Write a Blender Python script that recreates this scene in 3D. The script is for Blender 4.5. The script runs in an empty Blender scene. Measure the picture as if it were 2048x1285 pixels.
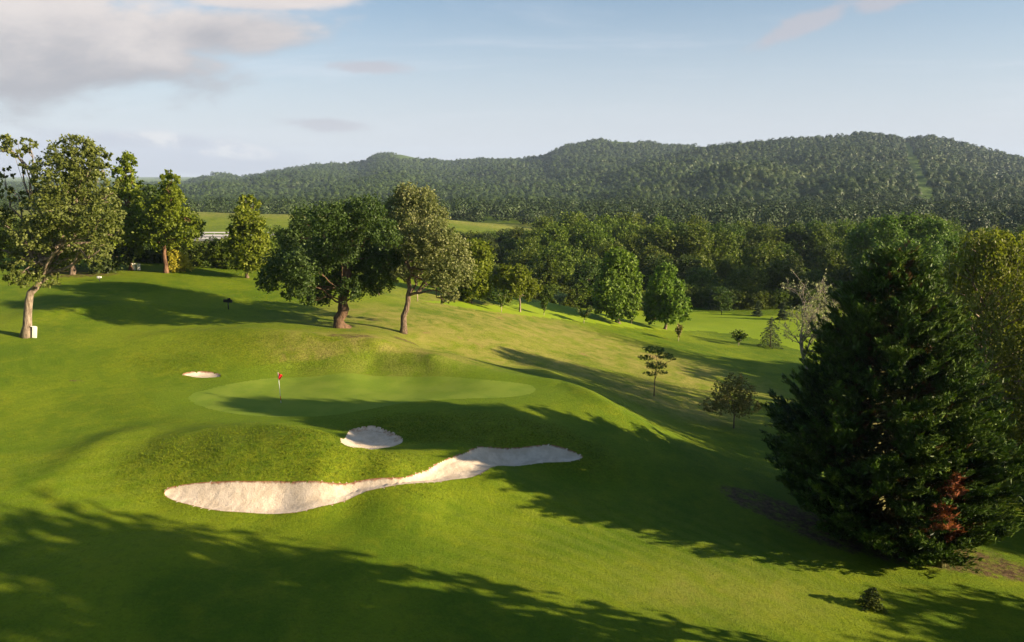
import bpy, math, random
import numpy as np
from mathutils import Vector

# ------------------------------------------------------------------ camera, sky, sun
F, CX, CY = 1577.0, 1024.0, 642.5          # focal length and centre in units of the 2048 px wide photo
CAMH = 16.5
PITCH = math.radians(10.5)
SUN_EL = 15.8
SUN_BACK = 15.8                             # degrees the sun stands behind the camera's right hand
scene = bpy.context.scene
cam_d = bpy.data.cameras.new('camera'); cam = bpy.data.objects.new('camera', cam_d)
scene.collection.objects.link(cam); scene.camera = cam
cam.location = (0, 0, CAMH); cam.rotation_euler = (math.radians(90) - PITCH, 0, 0)
cam_d.sensor_width = 36; cam_d.lens = 36 * F / 2048; cam_d.clip_start = .5; cam_d.clip_end = 40000

world = bpy.data.worlds.new('World'); scene.world = world; world.use_nodes = True
sun_dir = Vector((math.cos(math.radians(SUN_BACK)) * math.cos(math.radians(SUN_EL)),
                  -math.sin(math.radians(SUN_BACK)) * math.cos(math.radians(SUN_EL)),
                  math.sin(math.radians(SUN_EL))))
sl = bpy.data.lights.new('sun', 'SUN'); sl.energy = 4.6; sl.angle = math.radians(.5); sl.color = (1, .80, .55)
so = bpy.data.objects.new('sun', sl); scene.collection.objects.link(so)
so.rotation_euler = sun_dir.to_track_quat('Z', 'Y').to_euler(); so.location = (60, -20, 60)
scene.view_settings.view_transform = 'Standard'; scene.view_settings.look = 'None'
scene.view_settings.gamma = 1; scene.view_settings.use_curve_mapping = False
scene.view_settings.exposure = 1.6
SKY_STRENGTH = .060
cy = scene.cycles
cy.max_bounces = 6; cy.diffuse_bounces = 2; cy.glossy_bounces = 1; cy.transmission_bounces = 3
cy.transparent_max_bounces = 4; cy.volume_bounces = 0; cy.use_denoising = True
cy.sample_clamp_indirect = 4


class NT:
    def __init__(s, tree): s.t = tree; s.t.nodes.clear()
    def n(s, kind, **kw):
        nd = s.t.nodes.new(kind)
        for k, v in kw.items():
            if k == 'inp':
                for a, b in v.items():
                    if hasattr(b, 'is_output') or isinstance(b, bpy.types.NodeSocket): s.t.links.new(b, nd.inputs[a])
                    else: nd.inputs[a].default_value = b
            else: setattr(nd, k, v)
        return nd
    def m(s, op, a, b=None, c=None, clamp=False):
        nd = s.n('ShaderNodeMath', operation=op, use_clamp=clamp)
        for i, v in enumerate((a, b, c)):
            if v is None: continue
            if isinstance(v, bpy.types.NodeSocket): s.t.links.new(v, nd.inputs[i])
            else: nd.inputs[i].default_value = v
        return nd.outputs[0]
    def mix(s, f, a, b, bt='MIX'):
        nd = s.n('ShaderNodeMixRGB', blend_type=bt)
        for i, v in enumerate((f, a, b)):
            if isinstance(v, bpy.types.NodeSocket): s.t.links.new(v, nd.inputs[i])
            else: nd.inputs[i].default_value = v if i == 0 else (*v, 1)
        return nd.outputs[0]
    def ramp(s, fac, a, b, lo=0., hi=1.):
        nd = s.n('ShaderNodeMapRange', interpolation_type='SMOOTHSTEP')
        s.t.links.new(fac, nd.inputs[0])
        for i, v in zip((1, 2, 3, 4), (a, b, lo, hi)): nd.inputs[i].default_value = v
        return nd.outputs[0]
    def noise(s, vec, scale, detail=4, rough=.55, dist=0., out=0):
        nd = s.n('ShaderNodeTexNoise', inp={'Scale': scale, 'Detail': detail, 'Roughness': rough, 'Distortion': dist})
        if vec is not None: s.t.links.new(vec, nd.inputs['Vector'])
        return nd.outputs[out]


def build_sky():
    t = NT(world.node_tree)
    sky = t.n('ShaderNodeTexSky', sky_type='NISHITA')
    sky.sun_disc = False; sky.sun_elevation = math.radians(SUN_EL)
    sky.sun_rotation = math.atan2(sun_dir.x, sun_dir.y)
    sky.altitude = 200; sky.air_density = 1.0; sky.dust_density = 1.3; sky.ozone_density = 1.5
    tc = t.n('ShaderNodeTexCoord').outputs['Generated']
    sep = t.n('ShaderNodeSeparateXYZ', inp={0: tc}).outputs
    y = t.m('MAXIMUM', sep['Y'], .05)
    u = t.m('DIVIDE', sep['X'], y); v = t.m('DIVIDE', sep['Z'], y)
    vec = t.n('ShaderNodeCombineXYZ', inp={0: u, 1: t.m('MULTIPLY', v, 2.2), 2: 0.0}).outputs[0]
    n1 = t.noise(vec, 5.5, 9, .58, .35)
    n2 = t.noise(vec, 14, 8, .6, .3)
    n1 = t.m('ADD', t.m('MULTIPLY', n1, .75), t.m('MULTIPLY', n2, .25))
    def ell(px, py, rx, ry, sk=0.):
        # ellipse in the sky, given as direction tangents
        d = ray(px, py); cu, cv = d[0] / d[1], d[2] / d[1]
        du = t.m('SUBTRACT', u, cu)
        dv = t.m('SUBTRACT', t.m('SUBTRACT', v, cv), t.m('MULTIPLY', du, sk))
        a = t.m('POWER', t.m('ABSOLUTE', t.m('DIVIDE', du, rx / F)), 2.0)
        b = t.m('POWER', t.m('ABSOLUTE', t.m('DIVIDE', dv, ry / F)), 2.0)
        return t.m('SUBTRACT', 1.0, t.m('SQRT', t.m('ADD', a, b)))
    def cloud(e, n, gain, thr=.5):
        # soft blob minus noise
        return t.m('ADD', t.m('MULTIPLY', e, 1.0), t.m('MULTIPLY', t.m('SUBTRACT', n, thr), gain))
    big = t.m('MAXIMUM', ell(10, 70, 520, 185, -.05), ell(430, 62, 290, 62, .0))
    big = t.m('MAXIMUM', big, ell(520, 0, 200, 30, 0))
    dens = t.m('MULTIPLY', t.ramp(cloud(big, n1, 2.1), .03, .55), .9)
    low = t.m('MAXIMUM', ell(330, 305, 330, 45, -.10), ell(60, 330, 320, 60, 0))
    dlow = t.m('MULTIPLY', t.ramp(cloud(low, n1, 1.6), .0, .45), .85)
    wis = t.m('MAXIMUM', ell(735, 135, 95, 16, -.03), ell(645, 250, 90, 17, -.05))
    wis = t.m('MAXIMUM', wis, ell(1600, 52, 120, 26, .42))
    wis = t.m('MAXIMUM', wis, ell(1765, 5, 70, 24, 0.1))
    dw = t.m('MULTIPLY', t.ramp(cloud(wis, n2, 1.6), .0, .55), .8)
    # thin high streaks over everything
    vs = t.n('ShaderNodeCombineXYZ', inp={0: t.m('ADD', u, t.m('MULTIPLY', v, -1.2)), 1: t.m('MULTIPLY', v, 9.0), 2: 3.0}).outputs[0]
    cir = t.m('MULTIPLY', t.ramp(t.noise(vs, 2.2, 7, .62, .6), .48, .80), .28)
    fwd = t.ramp(sep['Y'], .1, .3)
    # colours of the cloud: sunlit rims and grey bases
    base_v = t.ramp(t.m('ADD', n1, t.m('MULTIPLY', t.m('SUBTRACT', v, ray(0, 95)[2] / ray(0, 95)[1]), 4.0)), .34, .74)
    ccol = t.mix(base_v, (2.3, 2.2, 2.35), (4.6, 4.1, 3.85))
    lowhi = t.m('MULTIPLY', t.ramp(ell(400, 288, 190, 26, -.14), .0, .5), t.ramp(n2, .45, .58))
    ccol2 = t.mix(lowhi, (2.95, 3.05, 3.6), (4.9, 4.7, 4.6))
    # pale veil that thickens towards the horizon
    veil = t.m('MULTIPLY', t.ramp(sep['Z'], -.02, .27, 1.0, 0.0), .85)
    s0 = t.mix(1.0, sky.outputs[0], (.70, .80, .87), 'MULTIPLY')
    s1 = t.mix(veil, s0, (4.05, 4.15, 4.7))
    s2 = t.mix(t.m('MULTIPLY', cir, fwd), s1, (4.8, 4.9, 5.3))
    s3 = t.mix(t.m('MULTIPLY', dlow, fwd), s2, ccol2) 
    s4 = t.mix(t.m('MULTIPLY', dw, fwd), s3, (3.0, 2.95, 3.25))
    s5 = t.mix(t.m('MULTIPLY', dens, fwd), s4, ccol)
    bg = t.n('ShaderNodeBackground', inp={'Color': s5, 'Strength': SKY_STRENGTH})
    out = t.n('ShaderNodeOutputWorld', inp={'Surface': bg.outputs[0]})


def ray(px, py):
    xc, yc = (px - CX) / F, (CY - py) / F
    return xc, math.cos(PITCH) + yc * math.sin(PITCH), -math.sin(PITCH) + yc * math.cos(PITCH)
def at_z(px, py, z):
    d = ray(px, py); t = (z - CAMH) / d[2]
    return np.array((d[0] * t, d[1] * t, z))
def at_y(px, py, Y):
    d = ray(px, py); t = Y / d[1]
    return np.array((d[0] * t, Y, CAMH + d[2] * t))
build_sky()

# ------------------------------------------------------------------ noise and terrain functions
def _h(ix, iy, s):
    n = (ix.astype(np.int64) * 374761393 + iy.astype(np.int64) * 668265263 + s * 1442695041) & 0x7fffffff
    n = ((n ^ (n >> 13)) * 1274126177) & 0x7fffffff
    return ((n ^ (n >> 16)) & 0xffff) / 65535.0
def vnoise(x, y, s=0):
    x = np.asarray(x, float); y = np.asarray(y, float)
    ix, iy = np.floor(x), np.floor(y); fx, fy = x - ix, y - iy
    fx = fx * fx * (3 - 2 * fx); fy = fy * fy * (3 - 2 * fy)
    a, b = _h(ix, iy, s), _h(ix + 1, iy, s); c, d = _h(ix, iy + 1, s), _h(ix + 1, iy + 1, s)
    return (a + (b - a) * fx) * (1 - fy) + (c + (d - c) * fx) * fy
def fbm(x, y, s=0, o=4):
    v, a, t = 0, 1, 0
    for i in range(o):
        v = v + a * vnoise(x * 2 ** i, y * 2 ** i, s + i * 17); t += a; a *= .5
    return v / t
def sstep(a, b, x):
    t = np.clip((x - a) / (b - a), 0, 1); return t * t * (3 - 2 * t)

CTRL = [  # photo position of a ground point and its height in metres; the putting green is 0
 (0,1285,-2.2),(500,1285,-2.6),(1024,1285,-3.2),(1500,1285,-3.9),(2048,1285,-4.9),
 (0,1060,-1.2),(330,1080,-1.75),(700,1100,-2.4),(1100,1100,-3.0),(1500,1150,-3.9),(2048,1130,-5.3),(1880,1120,-4.8),(1700,1080,-4.5),
 (0,900,.1),(120,960,-.6),(0,780,1.0),(200,780,.55),(220,860,-.05),(240,980,-1.1),
 (330,995,-1.5),(420,1030,-1.95),(560,1040,-2.1),(700,1008,-1.75),(860,975,-1.2),(1000,948,-1.15),(1180,920,-1.6),
 (560,1000,-1.6),(420,1000,-1.5),(700,980,-1.35),(860,955,-1.15),(1000,922,-1.4),(1100,912,-1.4),
 (900,1010,-2.0),(1000,1010,-2.3),(1180,980,-2.6),(1300,1010,-3.1),
 (350,960,-.8),(450,958,-.65),(560,958,-.6),(700,955,-.6),(800,950,-.65),(860,932,-.75),(960,893,-.5),(1100,887,-.8),
 (450,893,.6),(600,868,.8),(330,915,.0),(700,898,.35),(780,930,-.2),(560,905,.5),(660,872,.7),(500,870,.75),(400,880,.45),(640,938,-.1),(460,935,-.15),
 (690,880,-.35),(740,848,-.15),(800,875,-.5),(740,903,-.55),(850,880,-.6),(950,850,-.3),(1000,820,-.1),(880,840,-.2),
 (400,805,.15),(562,808,0),(700,800,0),(850,800,-.05),(980,797,-.1),(1060,780,-.05),(700,757,.22),(900,760,.1),(480,765,.35),(560,832,.0),(660,835,-.02),(780,818,-.05),
 (400,752,.55),(400,728,1.15),(300,730,1.2),(300,790,.45),
 (600,735,.55),(600,705,1.5),(600,676,2.3),(480,668,2.45),(420,690,1.9),(750,698,1.75),(750,728,.6),(860,720,1.2),(850,742,.4),(950,741,.6),(1040,757,.1),
 (1110,772,-.05),(1180,792,-.35),(1230,830,-.9),(1300,880,-1.9),(1400,940,-2.9),
 (1100,742,-1.3),(1180,765,-2.5),(1260,800,-3.2),(1350,850,-3.7),(960,722,-.6),(860,700,.45),(1040,738,-1.4),(1120,752,-1.7),
 (1120,840,-.6),(1150,890,-1.1),(1250,930,-2.1),(1450,1030,-3.6),
 (900,680,.5),(1000,700,-.6),(1200,740,-3.1),(1308,792,-4.0),(1400,830,-4.7),(1500,880,-5.0),(1560,940,-4.9),
 (1000,660,-.4),(1100,690,-2.0),(1250,700,-4.1),(1400,740,-5.6),(1550,780,-6.6),(1580,850,-5.9),
 (850,606,1.3),(930,616,.3),(1000,626,-1.0),(1150,643,-3.3),(1250,656,-5.0),(1350,678,-6.4),(1500,722,-7.3),
 (1560,690,-8.3),(1560,645,-8.5),(1250,643,-7.9),(1200,619,-8.6),(900,603,-8.8),(1400,645,-8.5),(1050,610,-8.6),(1340,655,-7.6),
 (50,675,2.6),(0,620,3.6),(260,640,2.8),(150,600,4.0),(262,541,5.0),(332,546,4.9),(100,552,5.0),(-100,560,5.2),(450,556,4.4),(600,577,3.6),(750,594,2.6),
 (450,612,3.1),(683,655,2.2),(806,665,1.5),(560,640,2.5),(-200,700,2.6),(-200,900,.6)]
PTS = [tuple(at_z(*c)) for c in CTRL] + [
 (-90,125,4.5),(-60,130,3.5),(-30,128,1.5),(0,122,-2),(15,118,-4.5),(-90,165,-3),(-30,170,-7),(30,180,-9),(90,180,-9),
 (60,60,-7),(60,30,-6),(52,90,-8.5),(80,120,-9),(100,60,-9),(30,44,-5.4),(60,0,-6),(40,15,-5.2),
 (0,0,-4),(-40,0,-1.5),(-60,40,1.5),(-90,60,3),(0,-60,-5),(90,-40,-7),(-90,-40,-1),(-120,100,5),(-200,160,-2),(-200,40,2),(200,100,-10),(200,0,-9),(0,260,-9),(-150,260,-9),(150,260,-10)]
PTS = np.array(PTS, float)
def _tps_fit(P, lam=.06):
    n = len(P); XY = P[:, :2] / 10
    d2 = ((XY[:, None] - XY[None]) ** 2).sum(-1) + 1e-9
    K = .5 * d2 * np.log(d2) + np.eye(n) * lam * .1
    A = np.zeros((n + 3, n + 3)); A[:n, :n] = K; Q = np.c_[np.ones(n), XY]; A[:n, n:] = Q; A[n:, :n] = Q.T
    b = np.zeros(n + 3); b[:n] = P[:, 2]
    return XY, np.linalg.solve(A, b)
_XY, _W = _tps_fit(PTS)
def tps(x, y):
    x = np.asarray(x, float).ravel() / 10; y = np.asarray(y, float).ravel() / 10
    out = np.empty(len(x)); n = len(_XY)
    for i in range(0, len(x), 20000):
        s = slice(i, i + 20000)
        d2 = (x[s, None] - _XY[:, 0]) ** 2 + (y[s, None] - _XY[:, 1]) ** 2 + 1e-9
        out[s] = (.5 * d2 * np.log(d2)) @ _W[:n] + _W[n] + _W[n + 1] * x[s] + _W[n + 2] * y[s]
    return out
ROAD_Y0, ROAD_Y1, ROAD_Z = 292.0, 322.0, -7.4
def gflat(x, y):
    x = np.asarray(x, float); y = np.asarray(y, float); shp = np.broadcast(x, y).shape
    x = np.broadcast_to(x, shp).ravel(); y = np.broadcast_to(y, shp).ravel()
    near = tps(np.clip(x, -210, 210), np.clip(y, -70, 270))
    near = np.clip(near, -12, 8)
    r = np.maximum(np.abs(x) * .9, y)
    far = -10.5 - 4 * sstep(420, 900, r) + 1.5 * (fbm(x / 90, y / 90, 5) - .5)
    # meadow bank behind the motorway
    edge = sstep(14, -60, x - (y - 380) * .2)
    bank = (8.4 + 1.2 * np.sin(x / 47.0) - 1.2 * sstep(-120, 0, x)) * edge * np.exp(-((y - 392 + .05 * x) / 38) ** 2)
    far = far + bank
    k = sstep(200, 285, y) * 1.0
    k = np.maximum(k, sstep(170, 260, np.abs(x)))
    z = near * (1 - k) + far * k
    rk = sstep(22, 6, np.abs(y - (ROAD_Y0 + ROAD_Y1) / 2) - 16) * sstep(60, 20, x)
    z = z * (1 - rk) + (ROAD_Z - .12) * rk
    z = z + .16 * (fbm(x / 6, y / 6, 2) - .5) * sstep(170, 60, y) + .35 * (fbm(x / 17, y / 17, 3) - .5) * sstep(75, 110, y) * sstep(300, 200, y)
    return z.reshape(shp)
def gbase(x, y):
    x = np.asarray(x, float); y = np.asarray(y, float); z = gflat(x, y)
    for h, wn, wf, L in CREST:
        lo, hi = L.min(0) - 8, L.max(0) + 8
        m = (x > lo[0]) & (x < hi[0]) & (y > lo[1]) & (y < hi[1])
        if not m.any(): continue
        xm, ym = (x[m], y[m]) if z.ndim else (x, y)
        best = np.full(np.shape(xm), 1e9); side = np.zeros(np.shape(xm)); f = np.zeros(np.shape(xm)); n = len(L) - 1
        for i in range(n):
            (ax, ay), (bx, by) = L[i], L[i + 1]; dx, dy = bx - ax, by - ay
            t = np.clip(((xm - ax) * dx + (ym - ay) * dy) / (dx * dx + dy * dy), 0, 1)
            d = np.hypot(xm - ax - t * dx, ym - ay - t * dy); c = d < best
            best = np.where(c, d, best); side = np.where(c, dx * (ym - ay) - dy * (xm - ax), side); f = np.where(c, (i + t) / n, f)
        w = (wn + wf) / 2; a = h * np.exp(-(best / w) ** 2) * np.sin(np.clip(f, 0, 1) * math.pi) ** .9
        if z.ndim: z[m] += a
        else: z = z + a
    return z
def ghit(px, py, fn=None, far=420):
    fn = fn or gbase
    d = ray(px, py); ts = 18 * (far / 18) ** (np.arange(1500) / 1499.0)
    h = CAMH + d[2] * ts - fn(d[0] * ts, d[1] * ts)
    i = int(np.argmax(h < 0)) if (h < 0).any() else 1499
    t = ts[i] if i == 0 else ts[i - 1] + (ts[i] - ts[i - 1]) * h[i - 1] / (h[i - 1] - h[i] + 1e-9)
    return np.array((d[0] * t, d[1] * t, CAMH + d[2] * t))

# long low crests of the shaped ground: height, width towards the camera, width away from it, line
_crest = [(.55, 1.5, 1.3, [(250,680),(360,668),(480,668),(600,680),(750,702),(860,726),(960,748)]),
          (.35, 1.8, 1.5, [(300,885),(400,868),(520,858),(610,868),(650,888)]),
          (.40, 1.3, .9, [(930,742),(1040,757),(1130,772),(1210,808),(1290,855),(1400,925)]),
          (.35, 1.6, 1.6, [(60,1000),(150,930),(230,880),(330,850)]),
          (.30, 2.0, 2.0, [(900,1060),(1050,1020),(1200,1010),(1330,1040)]),
          (.5, 2.2, 1.8, [(0,640),(120,622),(260,618),(420,620)])]
CREST = [(h, a, b, np.array([ghit(*p, fn=gflat)[:2] for p in L])) for h, a, b, L in _crest]

def smooth_poly(pts, n=8):
    P = np.array(pts); N = len(P); out = []
    for i in range(N):
        a, b, c, d = P[i - 1], P[i], P[(i + 1) % N], P[(i + 2) % N]
        for k in range(n):
            t = k / n
            out.append(.5 * (2 * b + (c - a) * t + (2 * a - 5 * b + 4 * c - d) * t * t + (3 * b - a - 3 * c + d) * t ** 3))
    return np.array(out)
def px_poly(pts, n=8):
    return smooth_poly([ghit(*p)[:2] for p in pts], n)
def poly_sd(poly, x, y):
    """signed distance (positive inside) and nearest point"""
    x = np.asarray(x, float); y = np.asarray(y, float)
    best = np.full(x.shape, 1e18); nx_ = x.copy(); ny_ = y.copy(); ins = np.zeros(x.shape, bool)
    A = poly; B = np.roll(poly, -1, 0)
    for (ax, ay), (bx, by) in zip(A, B):
        dx, dy = bx - ax, by - ay; L = dx * dx + dy * dy + 1e-12
        t = np.clip(((x - ax) * dx + (y - ay) * dy) / L, 0, 1)
        qx, qy = ax + t * dx, ay + t * dy; d = (x - qx) ** 2 + (y - qy) ** 2
        m = d < best; best = np.where(m, d, best); nx_ = np.where(m, qx, nx_); ny_ = np.where(m, qy, ny_)
        c = ((ay > y) != (by > y)) & (x < (bx - ax) * (y - ay) / (by - ay + 1e-12) + ax)
        ins ^= c
    d = np.sqrt(best)
    return np.where(ins, d, -d), nx_, ny_

BIG_B = px_poly([(328,988),(345,975),(400,967),(480,964),(560,964),(640,965),(720,963),(800,957),(845,945),(880,925),(930,906),(985,896),(1060,894),(1130,898),(1166,915),(1140,925),(1080,928),(1020,934),(960,950),(900,962),(840,968),(780,975),(720,990),(660,1012),(600,1026),(540,1030),(450,1025),(380,1012),(340,1000)], 5)
MID_B = px_poly([(681,883),(695,868),(715,858),(745,853),(775,862),(797,872),(806,885),(785,895),(750,900),(710,897)], 5)
BACK_B = px_poly([(364,750),(385,745),(410,744),(435,748),(440,755),(400,757)], 5)
GREEN = px_poly([(378,792),(420,778),(480,765),(560,756),(640,752),(740,751),(860,753),(960,759),(1040,767),(1070,776),(1060,788),(1000,796),(900,799),(800,808),(720,822),(650,832),(560,834),(470,828),(400,812)], 6)
FAIR = px_poly([(780,599),(900,603),(1050,608),(1200,616),(1400,625),(1520,632),(1640,640),(1700,660),(1640,705),(1560,690),(1480,672),(1400,662),(1330,661),(1250,655),(1150,642),(1000,626),(930,616),(850,604)], 6)
BUNKERS = [('big', BIG_B, .15, .16), ('mid', MID_B, .10, .06), ('back', BACK_B, .12, .06)]
MACRO = []

# ------------------------------------------------------------------ mesh helpers
def set_props(o, label=None, cat=None, group=None, kind=None):
    if label: o['label'] = label
    if cat: o['category'] = cat
    if group: o['group'] = group
    if kind: o['kind'] = kind
    return o
def np_mesh(name, V, Fc, mat=None, parent=None, attrs=None, smooth=False, loc=None):
    """V (n,3); Fc: (m,k) int array; attrs: {name: (domain, array)}"""
    me = bpy.data.meshes.new(name); V = np.asarray(V, np.float32); Fc = np.asarray(Fc, np.int32)
    m, k = Fc.shape
    me.vertices.add(len(V)); me.vertices.foreach_set('co', V.ravel())
    me.loops.add(m * k); me.loops.foreach_set('vertex_index', Fc.ravel())
    me.polygons.add(m); me.polygons.foreach_set('loop_start', np.arange(0, m * k, k, dtype=np.int32))
    me.update(calc_edges=True)
    if smooth: me.polygons.foreach_set('use_smooth', np.ones(m, bool))
    for an, (dom, arr) in (attrs or {}).items():
        a = me.attributes.new(an, 'FLOAT', dom); a.data.foreach_set('value', np.asarray(arr, np.float32).ravel())
    if mat: me.materials.append(mat)
    o = bpy.data.objects.new(name, me); scene.collection.objects.link(o)
    if parent is not None: o.parent = parent
    if loc is not None: o.location = loc
    return o
def thing(name, loc, label, cat, group=None, rz=0):
    o = bpy.data.objects.new(name, None); scene.collection.objects.link(o)
    o.location = tuple(float(c) for c in loc); o.rotation_euler = (0, 0, rz); o.empty_display_size = .3
    return set_props(o, label, cat, group)

class Geo:
    """collects quads/tris of tubes and boxes"""
    def __init__(s): s.V = []; s.Q = []; s.n = 0
    def add(s, V, Q):
        V = np.asarray(V, float); Q = np.asarray(Q, int)
        s.V.append(V); s.Q.append(Q + s.n); s.n += len(V)
    def tube(s, path, rad, sides=7, bump=0., seed=0, caps=True):
        P = np.asarray(path, float); n = len(P); rad = np.broadcast_to(np.asarray(rad, float), (n,))
        T = np.gradient(P, axis=0); T /= np.linalg.norm(T, axis=1)[:, None] + 1e-9
        ref = np.array((0.31, .95, .05)); N = np.cross(T, ref); N /= np.linalg.norm(N, axis=1)[:, None] + 1e-9
        B = np.cross(T, N); a = np.arange(sides) * 2 * math.pi / sides
        rr = rad[:, None] * np.ones(sides)
        if bump:
            rs = np.random.RandomState(seed)
            rr = rr * (1 + bump * (rs.rand(n, sides) - .5) * 2)
        V = P[:, None] + rr[..., None] * (np.cos(a)[None, :, None] * N[:, None] + np.sin(a)[None, :, None] * B[:, None])
        i = np.arange(n - 1)[:, None] * sides; j = np.arange(sides)[None]; j2 = (j + 1) % sides
        Q = np.stack([i + j, i + j2, i + sides + j2, i + sides + j], -1).reshape(-1, 4)
        V = V.reshape(-1, 3)
        if caps and sides % 2 == 0:
            for b0, fl in ((0, 1), ((n - 1) * sides, 0)):
                for k in range(1, sides // 2):
                    q = [b0 + k, b0 + k - 1, b0 + (sides - k) % sides, b0 + sides - k - 1]
                    Q = np.vstack([Q, q if fl else q[::-1]])
        s.add(V, Q)
    def box(s, c, d, rz=0., tilt=0.):
        c = np.asarray(c, float); h = np.asarray(d, float) / 2
        V = np.array([(x, y, z) for z in (-1, 1) for x, y in ((-1, -1), (1, -1), (1, 1), (-1, 1))], float) * h
        ct, st = math.cos(tilt), math.sin(tilt); V = V @ np.array([[ct, 0, -st], [0, 1, 0], [st, 0, ct]]).T
        cz, sz = math.cos(rz), math.sin(rz); V = V @ np.array([[cz, -sz, 0], [sz, cz, 0], [0, 0, 1]]).T
        s.add(V + c, [(3, 2, 1, 0), (4, 5, 6, 7), (0, 1, 5, 4), (1, 2, 6, 5), (2, 3, 7, 6), (3, 0, 4, 7)])
    def build(s, name, mat, parent=None, smooth=True, loc=None, bevel=0):
        o = np_mesh(name, np.vstack(s.V), np.vstack(s.Q), mat, parent, smooth=smooth, loc=loc)
        if bevel:
            b = o.modifiers.new('bevel', 'BEVEL'); b.width = bevel; b.segments = 2
        return o

# ------------------------------------------------------------------ materials
def new_mat(name):
    m = bpy.data.materials.new(name); m.use_nodes = True; return m, NT(m.node_tree)
def finish(t, col, rough=.8, bump=None, bstr=.3, bdist=.05, spec=.25, extra=None):
    p = t.n('ShaderNodeBsdfPrincipled', inp={'Base Color': col if isinstance(col, bpy.types.NodeSocket) else (*col, 1), 'Roughness': rough, 'Specular IOR Level': spec})
    if bump is not None:
        b = t.n('ShaderNodeBump', inp={'Strength': bstr, 'Distance': bdist, 'Height': bump}); t.t.links.new(b.outputs[0], p.inputs['Normal'])
    sh = p.outputs[0]
    if extra is not None: sh = extra(sh)
    t.n('ShaderNodeOutputMaterial', inp={'Surface': sh}); return p
def leaf_mat(name, dark, light, tip=None, trans=.3, rough=.55, scale=.25):
    m, t = new_mat(name)
    at = t.n('ShaderNodeAttribute', attribute_name='tint').outputs['Fac']
    tc = t.n('ShaderNodeTexCoord').outputs['Object']
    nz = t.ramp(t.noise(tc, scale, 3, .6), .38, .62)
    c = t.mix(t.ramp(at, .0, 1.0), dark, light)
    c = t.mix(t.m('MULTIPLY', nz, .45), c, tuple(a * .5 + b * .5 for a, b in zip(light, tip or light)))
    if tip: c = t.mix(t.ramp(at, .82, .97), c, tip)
    oi = t.n('ShaderNodeObjectInfo').outputs['Random']
    hs = t.n('ShaderNodeHueSaturation', inp={'Hue': t.m('ADD', .485, t.m('MULTIPLY', oi, .03)), 'Saturation': 1.0, 'Value': t.m('ADD', .82, t.m('MULTIPLY', oi, .36)), 'Color': c}).outputs[0]
    p = t.n('ShaderNodeBsdfPrincipled', inp={'Base Color': hs, 'Roughness': rough, 'Specular IOR Level': .25})
    tr = t.n('ShaderNodeBsdfTranslucent', inp={'Color': t.mix(1.0, hs, (1.1, 1.25, .5), 'MULTIPLY')})
    mx = t.n('ShaderNodeMixShader', inp={0: trans, 1: p.outputs[0], 2: tr.outputs[0]})
    t.n('ShaderNodeOutputMaterial', inp={'Surface': mx.outputs[0]})
    return m
M = {}
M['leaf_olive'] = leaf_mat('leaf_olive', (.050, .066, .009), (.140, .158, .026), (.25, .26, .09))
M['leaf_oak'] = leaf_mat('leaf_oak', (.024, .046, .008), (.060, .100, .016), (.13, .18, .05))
M['leaf_bright'] = leaf_mat('leaf_bright', (.075, .12, .007), (.18, .24, .014), (.26, .32, .03), trans=.4)
M['leaf_poplar'] = leaf_mat('leaf_poplar', (.07, .11, .008), (.19, .25, .016), (.30, .33, .04), trans=.4)
M['leaf_silver'] = leaf_mat('leaf_silver', (.060, .085, .018), (.18, .20, .055), (.42, .41, .19))
M['leaf_mid'] = leaf_mat('leaf_mid', (.038, .070, .008), (.095, .145, .016), (.15, .19, .03))
M['leaf_maple'] = leaf_mat('leaf_maple', (.050, .090, .008), (.130, .195, .016), (.20, .26, .03), trans=.35)
M['leaf_wood'] = leaf_mat('leaf_wood', (.042, .070, .007), (.125, .170, .014), (.20, .235, .03), scale=.12)
M['leaf_wood2'] = leaf_mat('leaf_wood2', (.026, .048, .008), (.072, .112, .014), (.13, .17, .03), scale=.12)
M['leaf_wood3'] = leaf_mat('leaf_wood3', (.07, .10, .015), (.17, .20, .035), (.27, .28, .10), scale=.12)
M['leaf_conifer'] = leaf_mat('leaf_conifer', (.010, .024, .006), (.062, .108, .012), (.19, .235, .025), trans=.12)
M['leaf_dead'] = leaf_mat('leaf_dead', (.22, .080, .032), (.42, .165, .075), None, trans=.2)
M['leaf_rust'] = leaf_mat('leaf_rust', (.06, .035, .012), (.12, .07, .025), None, trans=.2)
M['leaf_birch'] = leaf_mat('leaf_birch', (.09, .12, .012), (.20, .25, .026), (.33, .35, .07), trans=.4)
M['leaf_yellow'] = leaf_mat('leaf_yellow', (.25, .20, .02), (.50, .40, .05), None, trans=.4)
M['leaf_brown'] = leaf_mat('leaf_brown', (.12, .115, .025), (.26, .24, .06), (.40, .32, .12))
M['leaf_pale'] = leaf_mat('leaf_pale', (.17, .19, .08), (.32, .34, .16), None, trans=.3)
M['leaf_cedar'] = leaf_mat('leaf_cedar', (.04, .06, .03), (.09, .12, .05), None, trans=.15)
M['leaf_hill'] = leaf_mat('leaf_hill', (.024, .050, .012), (.048, .086, .018), (.062, .105, .024), trans=.0, scale=.01)

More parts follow.
